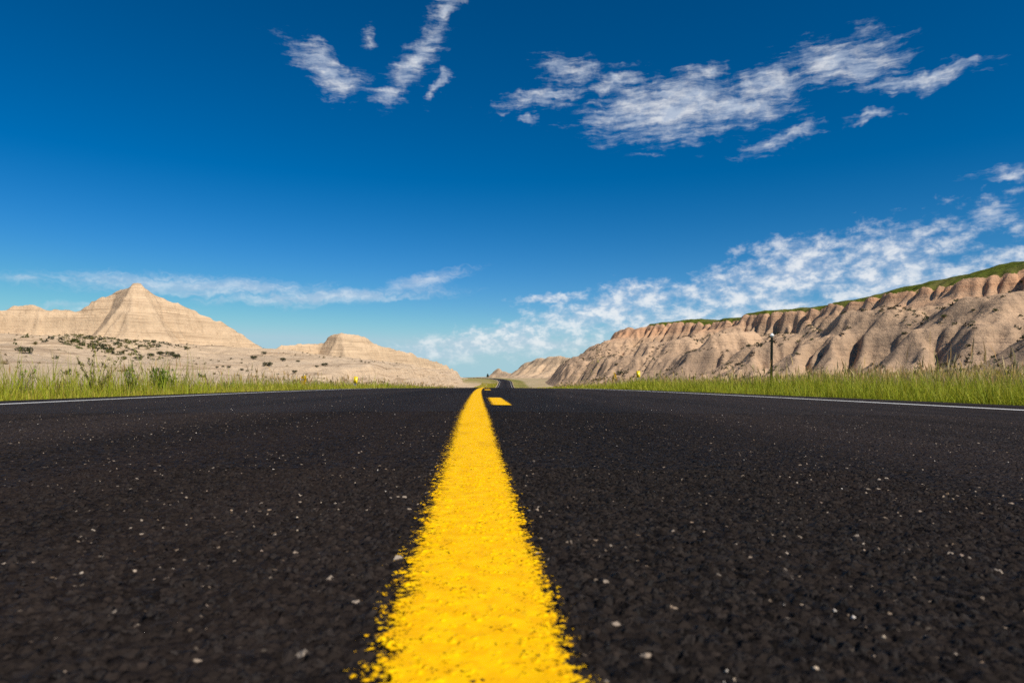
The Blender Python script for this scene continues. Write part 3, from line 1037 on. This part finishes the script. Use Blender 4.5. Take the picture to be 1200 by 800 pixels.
def tuft(n, ylo, yhi, alo, ahi, side, h, wd, c0, c1, apow=1.0, clump=0.0, thresh=-0.2, lean=0.35, simple=False, hvar=0.3, log=True):
    x, y, a = scatter(n, ylo, yhi, alo, ahi, side, apow, clump, thresh, log)
    m = len(x)
    hs = h * RNG.normal(1, hvar, m).clip(0.35, 1.9) * (1 + 0.45 * fbm(x * 0.8, y * 0.8, 2, 91)) * (0.45 + 0.55 * sstep(alo, alo + 0.9, a))
    d = np.hypot(x, y)
    w_ = wd * np.maximum(1, d / 9) * RNG.uniform(0.7, 1.3, m)
    c1_ = pick(m, *c1)
    mk = (sstep(-0.05, 0.35, fbm(x * 0.4, y * 0.4, 3, 93)) * 0.65 * sstep(alo, alo + 1.6, a))[:, None]
    c1_ = c1_ * (1 - mk) + np.array(T2) * mk
    lv = ((0, 0.55, 1), (1, 0.8, 0)) if simple else ((0, 0.4, 0.75, 1), (1, 0.85, 0.5, 0))
    return blades(x, y, land(x, y) - 0.02, hs, w_, RNG.uniform(0, 6.28, m), np.abs(RNG.normal(lean, 0.2, m)), pick(m, *c0), c1_, *lv)


def heads(n, ylo, yhi, alo, ahi, side, h, apow=1.0, clump=0.0, thresh=-.2):
    """thin flowering stalks with a tan seed head"""
    x, y, a = scatter(n, ylo, yhi, alo, ahi, side, apow, clump, thresh)
    m = len(x)
    hs = h * RNG.normal(1, 0.2, m).clip(0.5, 1.6)
    d = np.hypot(x, y)
    azm = RNG.uniform(0, 6.28, m)
    lean = np.abs(RNG.normal(0.16, 0.1, m))
    st = pick(m, (0.30, 0.24, 0.09), (0.22, 0.22, 0.06))
    hd = pick(m, (0.52, 0.35, 0.15), (0.44, 0.26, 0.11), (0.55, 0.42, 0.21))
    z = land(x, y) - 0.02
    V1, f1, C1 = blades(x, y, z, hs, 0.0035 * np.maximum(1, d / 7), azm, lean, st, st, (0, 0.5, 1), (1, 1, 0))
    t = 0.80
    V2, f2, C2 = blades(x + np.cos(azm) * lean * hs * t**1.8, y + np.sin(azm) * lean * hs * t**1.8, z + hs * t * (1 - .25 * lean * t), hs * 0.24,
                        0.014 * np.maximum(1, d / 9), azm, lean * 2, hd, hd, (0, 0.35, 1), (0.4, 1, 0))
    return np.vstack([V1, V2]), np.vstack([f1, f2 + len(V1)]), np.vstack([C1, C2])


G1, G2, G3 = (0.20, 0.28, 0.014), (0.30, 0.35, 0.018), (0.40, 0.39, 0.025)
T1, T2, T3 = (0.44, 0.36, 0.04), (0.58, 0.42, 0.12), (0.32, 0.34, 0.022)
grass('verge_grass', [
    tuft(70000, 2.0, 26, 4.62, 9.0, 1, 0.42, 0.006, (G1, G2, G2), (G2, G3, T1, T3), apow=1.3),
    tuft(30000, 20, 140, 4.6, 13, 1, 0.36, 0.007, (G1, G2), (G3, T1, T3), apow=1.3, simple=True),
    tuft(44000, 6, 70, 6.8, 24, 1, 0.56, 0.006, (G3, T1), (T2, T1, T2, T2), simple=True, clump=0.16, thresh=-0.22),
    tuft(14000, 60, 330, 5, 45, 1, 0.42, 0.007, (G3, T1), (T2, T1, G3), simple=True, clump=0.06, thresh=-0.1),
    heads(17000, 3, 70, 5.6, 18, 1, 0.66, clump=0.25, thresh=-0.18),
    tuft(900, 3, 40, 4.45, 4.7, 1, 0.10, 0.006, (G1, T2), (G3, T2), simple=True)],
    'tall green and straw-coloured grass along the right verge of the road')
grass('verge_grass', [
    tuft(8000, 4.0, 13, 4.5, 6.8, -1, 0.56, 0.006, (G1, G2), (G2, G3, T1), clump=0.7, thresh=-0.02, lean=0.3, hvar=0.35),
    tuft(9000, 3.0, 40, 4.5, 7.0, -1, 0.50, 0.007, (G1, G2), (G2, G3, T1), clump=0.9, thresh=0.12, lean=0.25),
    tuft(34000, 3.0, 30, 4.42, 7.4, -1, 0.28, 0.006, (G1, G2, T1), (G2, G3, T1, T2), apow=1.4, clump=0.55, thresh=-0.25),
    tuft(22000, 14, 140, 4.4, 8.5, -1, 0.34, 0.007, (G1, G2), (G3, T1, T3), apow=1.2, simple=True, clump=0.3, thresh=-0.45),
    tuft(9000, 5, 60, 6.5, 11, -1, 0.32, 0.006, (G3, T1), (T2, T1), simple=True, clump=0.3, thresh=0.0),
    tuft(9000, 100, 420, 4.6, 14, -1, 0.4, 0.007, (G2, T1), (G3, T1), simple=True),
    heads(8000, 4, 80, 4.9, 9.5, -1, 0.52, clump=0.3, thresh=-0.05),
    tuft(900, 3, 40, 4.27, 4.5, -1, 0.09, 0.006, (G1, T2), (G3, T2), simple=True)],
    'patchy green and tan grass along the left verge of the road')


def leaf_cloud(c, nrm_out, size, colr, n_out=0.5):
    """small diamond leaves at points c"""
    m = len(c)
    a = RNG.normal(0, 1, (m, 3)) + nrm_out * n_out
    a /= np.linalg.norm(a, axis=1, keepdims=True)
    b = np.cross(a, RNG.normal(0, 1, (m, 3)))
    b /= np.linalg.norm(b, axis=1, keepdims=True)
    s_ = size[:, None] if np.ndim(size) else size
    V = np.stack([c - a * s_ * 0.5, c + b * s_ * 0.28, c + a * s_ * 0.6, c - b * s_ * 0.28], 1)
    f = (np.arange(m)[:, None] * 4 + np.arange(4)[None])
    return V.reshape(-1, 3), f, np.repeat(colr, 4, 0)


def tube(p, r0, r1, colr, k=4):
    """a thin tapered stem along points p"""
    p = np.asarray(p, float)
    rr = np.linspace(r0, r1, len(p))
    V, f = [], []
    for q, r in zip(p, rr):
        for j in range(k):
            V.append((q[0] + r * math.cos(j * 6.283 / k), q[1] + r * math.sin(j * 6.283 / k), q[2]))
    for i in range(len(p) - 1):
        for j in range(k):
            f.append((i * k + j, i * k + (j + 1) % k, (i + 1) * k + (j + 1) % k, (i + 1) * k + j))
    return np.array(V), np.array(f), np.tile(np.array(colr, float), (len(V), 1))


def joined(name, parts, mat, parent):
    Vs, Fs, Cs, off = [], [], [], 0
    for V, f, C in parts:
        Vs.append(V)
        Fs.append(f + off)
        Cs.append(C)
        off += len(V)
    return mesh(name, np.vstack(Vs), np.vstack(Fs), mat, parent, attrs={'col': np.vstack(Cs)})


def weed(name, loc, h, spread, nst, leafc, stemc, label, cat='weed', leaf=0.022, bushy=1.0, group=None, flower=None, seed=0):
    rr = random.Random(seed)
    root = tag(empty(name, loc), label, cat, group)
    stems, pts, outs, fl = [], [], [], []
    for i in range(nst):
        a = rr.uniform(0, 6.28)
        sp = spread * rr.uniform(0.2, 1.0)
        hh_ = h * rr.uniform(0.6, 1.0)
        line_ = [(math.cos(a) * sp * t**1.4 + rr.gauss(0, .006), math.sin(a) * sp * t**1.4 + rr.gauss(0, .006), hh_ * t) for t in np.linspace(0, 1, 7)]
        stems.append(tube(line_, 0.0045, 0.0018, stemc))
        for k in range(int(9 * bushy)):
            t = rr.uniform(0.22, 0.98)
            j = min(5, int(t * 6))
            b = np.array(line_[j]) + (np.array(line_[j + 1]) - np.array(line_[j])) * (t * 6 - j)
            a2 = a + rr.uniform(-1.6, 1.6)
            L = h * rr.uniform(0.06, 0.22) * (1.15 - t)
            e = b + np.array((math.cos(a2) * L * 0.7, math.sin(a2) * L * 0.7, L))
            stems.append(tube([b, (b + e) / 2 + np.array((0, 0, -.004)), e], 0.002, 0.001, stemc, 3))
            for q in range(int(7 * bushy)):
                u = rr.uniform(0.15, 1.05)
                pts.append(b + (e - b) * u + np.array([rr.gauss(0, .008) for _ in range(3)]))
                outs.append(((e - b) / (np.linalg.norm(e - b) + 1e-6)))
            if flower and t > 0.6:
                for q in range(16):
                    fl.append(b + (e - b) * rr.uniform(0.5, 1.15) + np.array([rr.gauss(0, .012) for _ in range(3)]))
    joined('stems', stems, M_STEM, root)
    pts, outs = np.array(pts), np.array(outs)
    joined('leaves', [leaf_cloud(pts, outs, RNG.uniform(.6, 1.3, len(pts)) * leaf, pick(len(pts), *leafc), 1.2)], M_LEAF, root)
    if fl:
        fl = np.array(fl)
        joined('blossoms', [leaf_cloud(fl, fl * 0 + np.array((0, 0, 1)), RNG.uniform(.7, 1.3, len(fl)) * 0.06, pick(len(fl), *flower), .6)], M_LEAF, root)
    return root


def verge(px, lat):
    """point on the verge at the photograph column px and a lateral distance from the centre line"""
    yy = np.linspace(1, 200, 8000)
    i = int(np.argmin(np.abs((cx(yy) + lat) / yy * F + 600 - px)))
    x, y = float(cx(yy[i]) + lat), float(yy[i])
    return (x, y, float(land(np.array([x]), np.array([y]))[0]) - 0.01)


LG, LO, LD = (0.21, 0.31, 0.03), (0.34, 0.33, 0.05), (0.19, 0.20, 0.04)
weed('tall_weed', verge(112, -5.1), 0.68, 0.40, 16, (LD, LO, (0.16, 0.12, 0.05)), (0.085, 0.065, 0.03),
     'tallest dark branching weed at the left road edge, its stems fanned wide', bushy=1.1, seed=1)
weed('tall_weed', verge(153, -5.0), 0.62, 0.16, 13, (LG, LO), (0.11, 0.12, 0.03), 'slim green upright weed between the dark branching weed and the bushy bright green one', bushy=0.9, seed=2)
weed('tall_weed', verge(187, -5.0), 0.54, 0.20, 30, (LG, (0.085, 0.15, 0.012)), (0.09, 0.12, 0.02), 'dense bushy bright green weed at the left road edge', bushy=1.0, leaf=0.026, seed=3)
weed('tall_weed', verge(25, -4.9), 0.52, 0.18, 8, (LG, LO, (0.22, 0.18, 0.08)), (0.13, 0.11, 0.05), 'loose thin-stemmed weed nearest the left edge of the picture', bushy=0.6, seed=4)
weed('tall_weed', verge(62, -5.2), 0.40, 0.2, 9, ((0.26, 0.17, 0.05), LO), (0.20, 0.13, 0.05), 'low rusty orange weed left of the tallest dark weed', bushy=0.7, seed=5)
weed('tall_weed', verge(225, -5.3), 0.42, 0.10, 6, ((0.25, 0.17, 0.07), LO), (0.24, 0.16, 0.07), 'thin dry tan weed right of the bushy green weed', bushy=0.5, seed=6)
weed('tall_weed', verge(265, -5.0), 0.30, 0.16, 14, (LG, LD), (0.09, 0.12, 0.03), 'short dark green leafy weed beside the road on the left', bushy=0.8, seed=7)
weed('tall_weed', verge(1094, 6.4), 0.86, 0.10, 5, ((0.22, 0.15, 0.06), LO), (0.20, 0.15, 0.06), 'tall dry brown stalk rising above the right-hand grass', bushy=0.5, seed=8)
weed('tall_weed', verge(1180, 6.2), 0.80, 0.18, 9, ((0.20, 0.15, 0.06), LD), (0.16, 0.12, 0.05), 'dark dry branching weed in the grass at the right edge of the picture', bushy=0.6, seed=9)
weed('tall_weed', verge(1140, 6.6), 0.72, 0.14, 7, ((0.24, 0.19, 0.07), LO), (0.2, 0.16, 0.07), 'straw-coloured weed between two dark stalks in the right-hand grass', bushy=0.5, seed=10)
fp1, fp2 = verge(356, -5.6), verge(720, 6.9)
rise = lambda p, py: EYE + (HZ - py) / F * p[1] - p[2]
weed('flowering_plant', fp1, rise(fp1, 440.5), 0.06, 9, (LG, LO), (0.12, 0.13, 0.03), 'narrow yellow-flowering plant left of the left yellow marker', 'flower', flower=((0.85, 0.55, 0.01), (0.85, 0.62, 0.02)), seed=11)
weed('flowering_plant', fp2, rise(fp2, 436), 0.10, 12, (LG, LO), (0.12, 0.13, 0.03), 'yellow-flowering plant left of the right-hand yellow marker', 'flower', flower=((0.80, 0.50, 0.02), (0.85, 0.6, 0.03)), seed=12)


def shrub_meshes(seed, cols):
    """dome of small leaves over a few woody stems, one metre wide"""
    rg = np.random.default_rng(seed)
    m = 420
    lob = rg.normal(0, 1, (7, 3))
    lob /= np.linalg.norm(lob, axis=1, keepdims=True)
    lob[:, 2] = np.abs(lob[:, 2])
    cen = lob * np.array((.30, .30, .22)) + np.array((0, 0, .22))
    k = rg.integers(0, 7, m)
    d = rg.normal(0, 1, (m, 3))
    d /= np.linalg.norm(d, axis=1, keepdims=True)
    p = cen[k] + d * (rg.random((m, 1))**0.4) * np.array((.24, .24, .2))
    p[:, 2] = np.abs(p[:, 2])
    parts = leaf_cloud(p, d, rg.uniform(.07, .14, m), pick(m, *cols), 0.8)
    st = []
    for i in range(6):
        c = cen[i]
        st.append(tube([(0, 0, -.06), c * .5, c], .018, .008, (0.09, 0.065, 0.045)))
    return parts, st


S1 = ((0.085, 0.09, 0.045), (0.065, 0.075, 0.03), (0.115, 0.11, 0.06))
S2 = ((0.11, 0.12, 0.03), (0.085, 0.10, 0.025), (0.14, 0.13, 0.045))
PROTO = []
for sd_, cl in ((1, S1), (2, S1), (3, S2)):
    pr, st = shrub_meshes(sd_, cl)
    a = joined('leaves', [pr], M_LEAF, None)
    b = joined('stems', st, M_STEM, None)
    PROTO.append((a.data, b.data))
    bpy.data.objects.remove(a)
    bpy.data.objects.remove(b)


def shrub(px, py, wpx, kind, label, flat=0.8, group='shrubs scattered over the slopes'):
    x, y, z = hit(px, py)
    k = wpx / F * y
    o = tag(empty('sagebrush', (x, y, z)), label, 'shrub', group)
    o.rotation_euler = (0, 0, (px * 1.7) % 6.28)
    o.scale = (k, k, k * flat)
    for nm, me in zip(('leaves', 'stems'), PROTO[kind]):
        c = bpy.data.objects.new(nm, me)
        COL.objects.link(c)
        c.parent = o
    return o


SH = [(28, 414, 18, 0, 'solitary dark shrub on the pale knoll at far left'),
      (198, 417, 13, 0, 'left half of the biggest shrub pair on the left slope'),
      (208, 420, 13, 0, 'right half of the biggest shrub pair on the left slope'),
      (176, 418, 10, 1, 'low shrub just left of the two joined grey-green ones'),
      (187, 416, 10, 1, 'small shrub touching the left side of the biggest shrub pair'),
      (161, 422, 10, 0, 'round dark shrub standing alone above the slim green weed'),
      (131, 411, 9, 1, 'upper of two stacked shrubs below the vegetated bench'),
      (133, 415, 7, 1, 'lower of two stacked shrubs below the vegetated bench'),
      (145, 421, 8, 2, 'yellowish shrub left of the round dark one'),
      (118, 406, 6, 1, 'small shrub at the foot of the green bench, leftmost of its row'),
      (148, 412, 5, 0, 'tiny shrub in mid slope under the butte crease, left one'),
      (156, 411, 6, 0, 'tiny shrub in mid slope under the butte crease, right one'),
      (165, 407, 7, 2, 'small greenish shrub directly below the end of the green bench'),
      (219, 410, 6, 1, 'small lone shrub above and right of the biggest shrub pair'),
      (254, 431, 5, 0, 'leftmost of three tiny shrubs low on the tan slope'),
      (261, 430, 4, 0, 'middle one of three tiny shrubs low on the tan slope'),
      (268, 431, 5, 0, 'rightmost of three tiny shrubs low on the tan slope'),
      (283, 434, 5, 1, 'little shrub right of the row of three tiny ones'),
      (297, 421, 10, 1, 'wide low shrub where the butte slope ends'),
      (309, 415, 7, 0, 'upper shrub in the saddle between the two buttes'),
      (314, 429, 12, 0, 'dark double shrub low in the saddle between the buttes'),
      (331, 423, 9, 1, 'shrub below the left shoulder of the notched butte'),
      (349, 424, 5, 0, 'tiny shrub left under the notched butte'),
      (371, 430, 5, 0, 'small round dark shrub under the cliff of the notched butte'),
      (381, 429, 9, 1, 'flat wide shrub right beside the round one under the notched butte'),
      (345, 437, 8, 1, 'low brownish shrub above the narrow yellow flowers'),
      (1107, 373, 9, 2, 'green bush in the gully below the big fin of the mesa'),
      (726, 438, 8, 0, 'dark shrub at the mesa foot between the yellow flowers and the yellow marker'),
      (722, 428, 5, 0, 'tiny dark shrub above the right-hand yellow flowers'),
      (683, 421, 4, 0, 'tiny shrub where the far hills meet the mesa'),
      (1140, 365, 6, 0, 'upper dark bush on the mesa slope at far right'),
      (1060, 392, 7, 0, 'dark bush low on the pale mesa foot slope')]
for i, (px, py, wp, kd, lb) in enumerate(SH):
    shrub(px, py, wp, kd, lb)

# added dark tree shape standing in for the shaded hill face at the bend
jx, jy, _ = wpt(571.5, 441, 640)
jz = float(land(np.array([jx]), np.array([jy]))[0])
jt = tag(empty('hill_shade_tree', (jx, jy, jz)), 'small dark made-up tree in place of a shaded hill face by the far bend of the road', 'tree')
m = 700
t = RNG.random(m)
ang = RNG.uniform(0, 6.28, m)
rad = (1 - t * 0.8) * 1.7 * np.sqrt(RNG.random(m)) * (0.8 + 0.3 * np.sin(ang * 3))
pc = np.stack([np.cos(ang) * rad, np.sin(ang) * rad, 0.5 + t * 3.0], -1)
joined('crown', [leaf_cloud(pc, pc * np.array((1, 1, 0)), RNG.uniform(.35, .6, m), pick(m, (0.035, 0.045, 0.02), (0.05, 0.06, 0.025)), .5)], M_LEAF, jt)
joined('trunk', [tube([(0, 0, -.4), (0.05, 0, 1), (0, 0.03, 3)], .16, .04, (0.07, 0.05, 0.035), 6)], M_STEM, jt)


# low scrub that nobody could count
def scrub(name, x, y, size, cols, label):
    m = len(x)
    z = land(x, y)
    k = 16
    c = np.repeat(np.stack([x, y, z], -1), k, 0)
    s_ = np.repeat(size, k)
    d = RNG.normal(0, 1, (m * k, 3))
    d /= np.linalg.norm(d, axis=1, keepdims=True)
    d[:, 2] = np.abs(d[:, 2])
    p = c + d * (RNG.random((m * k, 1))**.5) * s_[:, None] * np.array((.55, .55, .5))
    o = joined(name, [leaf_cloud(p, d, s_ * .42, np.repeat(pick(m, *cols), k, 0) * RNG.uniform(.8, 1.2, (m * k, 1)), .8)], M_LEAF, None)
    return tag(o, label, 'scrub', kind='stuff')


def along(pts, n, jx_, jy_):
    pts = np.array(pts, float)
    u = RNG.uniform(0, len(pts) - 1, n)
    i = u.astype(int)
    p = pts[i] + (pts[np.minimum(i + 1, len(pts) - 1)] - pts[i]) * (u - i)[:, None]
    return p[:, 0] + RNG.normal(0, jx_, n), p[:, 1] + RNG.normal(0, jy_, n)


bx_, by_ = [], []
for px, py in [(0, 386), (15, 386), (30, 385), (45, 387), (62, 390), (80, 393), (100, 396), (120, 398), (140, 400), (160, 403), (180, 406), (100, 403), (110, 405), (118, 408), (20, 388), (70, 390), (28, 384)]:
    X_, Y_, _ = hit(px, py)
    q = RNG.normal(0, 1, (34, 2))
    bx_.append(X_ + q[:, 0] * 4.5)
    by_.append(Y_ + q[:, 1] * 3.5)
bx_, by_ = np.concatenate(bx_), np.concatenate(by_)
sl = np.hypot(land(bx_ + 2, by_) - land(bx_ - 2, by_), land(bx_, by_ + 2) - land(bx_, by_ - 2)) / 4
kk = (sl < 0.42) & (land(bx_, by_) < 18.5)
bx_, by_ = bx_[kk], by_[kk]
scrub('bench_scrub', bx_, by_, RNG.uniform(.5, 1.3, len(bx_)), S2 + S1 + ((0.16, 0.14, 0.03),), 'band of green and brown scrub along the bench below the left butte')

n_ = 8000
x_, y_ = RNG.uniform(-170, -14, n_), RNG.uniform(30, 330, n_)
k = (-(x_ - cx(y_)) > 11) & (land(x_, y_) < 19) & (fbm(x_ * .05, y_ * .05, 3, 97) + RNG.normal(0, .15, n_) > 0.12)
scrub('slope_scrub', x_[k], y_[k], RNG.uniform(.10, .75, int(k.sum()))**1.3, ((0.27, 0.20, 0.11), (0.17, 0.14, 0.07), (0.11, 0.105, 0.06)), 'small dry tufts dotted over the pale slope left of the road')
n_ = 22000
x_, y_ = RNG.uniform(24, 150, n_), RNG.uniform(70, 430, n_)
zz_ = land(x_, y_)
e_ = 1.5
sl = np.hypot(land(x_ + e_, y_) - land(x_ - e_, y_), land(x_, y_ + e_) - land(x_, y_ - e_)) / (2 * e_)
k = (zz_ < 23) & (sl < 1.0) & (fbm(x_ * .05, y_ * .05, 3, 95) + RNG.normal(0, .1, n_) > 0.02) & (x_ - cx(y_) > 26)
scrub('slope_scrub', x_[k], y_[k], RNG.uniform(.3, 1.25, int(k.sum())), S1 + ((0.07, 0.055, 0.035), (0.10, 0.08, 0.05)), 'dark low scrub dotted over the lower slopes of the mesa')

# ------------------------------------------------------------------ roadside posts
def plain(name, c, rough=0.5, metal=0.0, nscale=30, spec=0.4):
    mt, n = material(name)
    P = n.n('ShaderNodeTexCoord').outputs['Object']
    nn = n.noise(P, nscale, 4, 0.6)
    col = n.mix(n.ramp(nn, 0.4, 0.7, 0, 0.6), c, tuple(v * 0.6 for v in c))
    finish(n, col, rough, spec, nn, 0.002, metal=metal)
    return mt


M_POST, M_GALV = plain('green_steel', (0.012, 0.015, 0.010), 0.8, spec=0.1), plain('galvanised_steel', (0.22, 0.22, 0.21), 0.45, 0.6)
M_REFL, M_YSHEET = plain('white_reflector', (0.78, 0.78, 0.78), 0.25), plain('yellow_sheeting', (0.85, 0.62, 0.01), 0.35)


def prism(outline, axis_lo, axis_hi, axis='z'):
    n = len(outline)
    V = []
    for e in (axis_lo, axis_hi):
        for a, b in outline:
            V.append((a, b, e) if axis == 'z' else (a, e, b))
    f = [tuple(range(n))[::-1], tuple(range(n, 2 * n))] + [(i, (i + 1) % n, n + (i + 1) % n, n + i) for i in range(n)]
    if axis != 'z':
        f = [q[::-1] for q in f]
    return np.array(V), f


def u_post(parent, h, mat, sc_=1.0):
    """rolled steel U-channel with flanges, open towards the traffic"""
    o = [(-.040, -.012), (-.024, -.012), (-.018, .014), (.018, .014), (.024, -.012), (.040, -.012), (.040, -.016), (.0205, -.016), (.0145, .0105), (-.0145, .0105), (-.0205, -.016), (-.040, -.016)]
    V, f = prism([(a * sc_, b * sc_) for a, b in o], -0.3, h)
    ob = mesh('post', V, f, mat, parent)
    for i in range(8):
        z = h - 0.06 - i * 0.10
        V, f = prism([(0.006 * math.cos(q * 1.047), z + 0.006 * math.sin(q * 1.047)) for q in range(6)], 0.0088 * sc_, 0.0102 * sc_, 'y')
        mesh('bolt_hole', V, f, M_HOLE, ob)
    return ob


M_HOLE = plain('bolt_hole_dark', (0.01, 0.01, 0.01), 0.9)


def rounded(wd, hh_, r, n=5, rot=0.0):
    pts = []
    for cx_, cy_, a0 in ((wd / 2 - r, hh_ / 2 - r, 0), (-wd / 2 + r, hh_ / 2 - r, 90), (-wd / 2 + r, -hh_ / 2 + r, 180), (wd / 2 - r, -hh_ / 2 + r, 270)):
        for i in range(n):
            a = R(a0 + 90 * i / (n - 1))
            pts.append((cx_ + r * math.cos(a), cy_ + r * math.sin(a)))
    c, s_ = math.cos(rot), math.sin(rot)
    return [(a * c - b * s_, a * s_ + b * c) for a, b in pts]


def bolt(parent, z, y):
    V, f = prism([(0.008 * math.cos(q * 1.047), z + 0.008 * math.sin(q * 1.047)) for q in range(6)], y - 0.006, y, 'y')
    mesh('bolt', V, f, M_GALV, parent)


p = verge(903, 6.0)
dl = tag(empty('delineator_post', p), 'dark steel roadside post with white diamond reflector in the right-hand grass', 'roadside post')
dl.rotation_euler = (R(0.8), R(0.4), R(8))
H_ = EYE + (HZ - 393) / F * p[1] - p[2]
u_post(dl, H_ - 0.01, M_POST, 0.72)
pl = mesh('reflector_plate', *prism([(a, b + H_) for a, b in rounded(0.084, 0.084, 0.014, rot=R(45))], -0.0135, -0.0105, 'y'), M_GALV, dl)
mesh('reflector_lens', *prism([(a, b + H_) for a, b in rounded(0.074, 0.074, 0.012, rot=R(45))], -0.0175, -0.0136, 'y'), M_REFL, pl)
bolt(pl, H_, -0.0176)

for px, py_top, wpx, lat, lb, tilt in ((415, 441, 4.6, -4.85, 'yellow panel marker on a post beside the left verge, tilted slightly', 8),
                                       (748, 434.5, 4.2, 7.2, 'upright bright yellow panel marker on a post in the right verge', 0)):
    p = verge(px, lat)
    o = tag(empty('object_marker', p), lb, 'marker', 'yellow object markers')
    o.rotation_euler = (0, R(tilt), R(6 if px < 600 else -6))
    wd = wpx / F * p[1]
    hh_ = 8.0 / F * p[1]
    top = EYE + (HZ - py_top) / F * p[1] - p[2]
    u_post(o, top - 0.02, M_GALV)
    pn = mesh('panel', *prism([(a, b + top - hh_ / 2) for a, b in rounded(wd, hh_, 0.02)], -0.0195, -0.0165, 'y'), M_YSHEET, o)
    bolt(pn, top - 0.05, -0.0196)
    bolt(pn, top - hh_ + 0.05, -0.0196)

# ------------------------------------------------------------------ loose chips lying on the asphalt
n_ = 520
yy_ = 0.3 + 7.5 * RNG.random(n_)**1.6
ll_ = RNG.uniform(-1, 1, n_) * (0.35 + 0.55 * yy_)
kk = np.abs(ll_) > 0.09
yy_, ll_ = yy_[kk], ll_[kk]
n_ = len(yy_)
oc = np.array([(1, 0, 0), (0, 1, 0), (-1, 0, 0), (0, -1, 0), (0, 0, .8), (0, 0, -.6), ])
of = np.array([(0, 1, 4), (1, 2, 4), (2, 3, 4), (3, 0, 4), (1, 0, 5), (2, 1, 5), (3, 2, 5), (0, 3, 5)])
sz = RNG.uniform(0.0008, 0.0026, n_) * (0.7 + 0.12 * yy_)
base_ = np.stack([cx(yy_) + ll_, yy_, zroad(yy_) + crown(ll_) + 0.0006], -1)
V = base_[:, None] + oc[None] * sz[:, None, None] * RNG.uniform(.6, 1.3, (n_, 6, 1)) + RNG.normal(0, .0005, (n_, 6, 3))
f = (np.arange(n_)[:, None, None] * 6 + of[None]).reshape(-1, 3)
C = np.repeat(pick(n_, (0.42, 0.33, 0.24), (0.30, 0.22, 0.16), (0.50, 0.44, 0.38), (0.22, 0.16, 0.12)), 6, 0)
ch = mesh('loose_chips', V.reshape(-1, 3), f, M_STEM, attrs={'col': C})
tag(ch, 'pale loose stone chips scattered over the dark asphalt', 'gravel', kind='stuff')
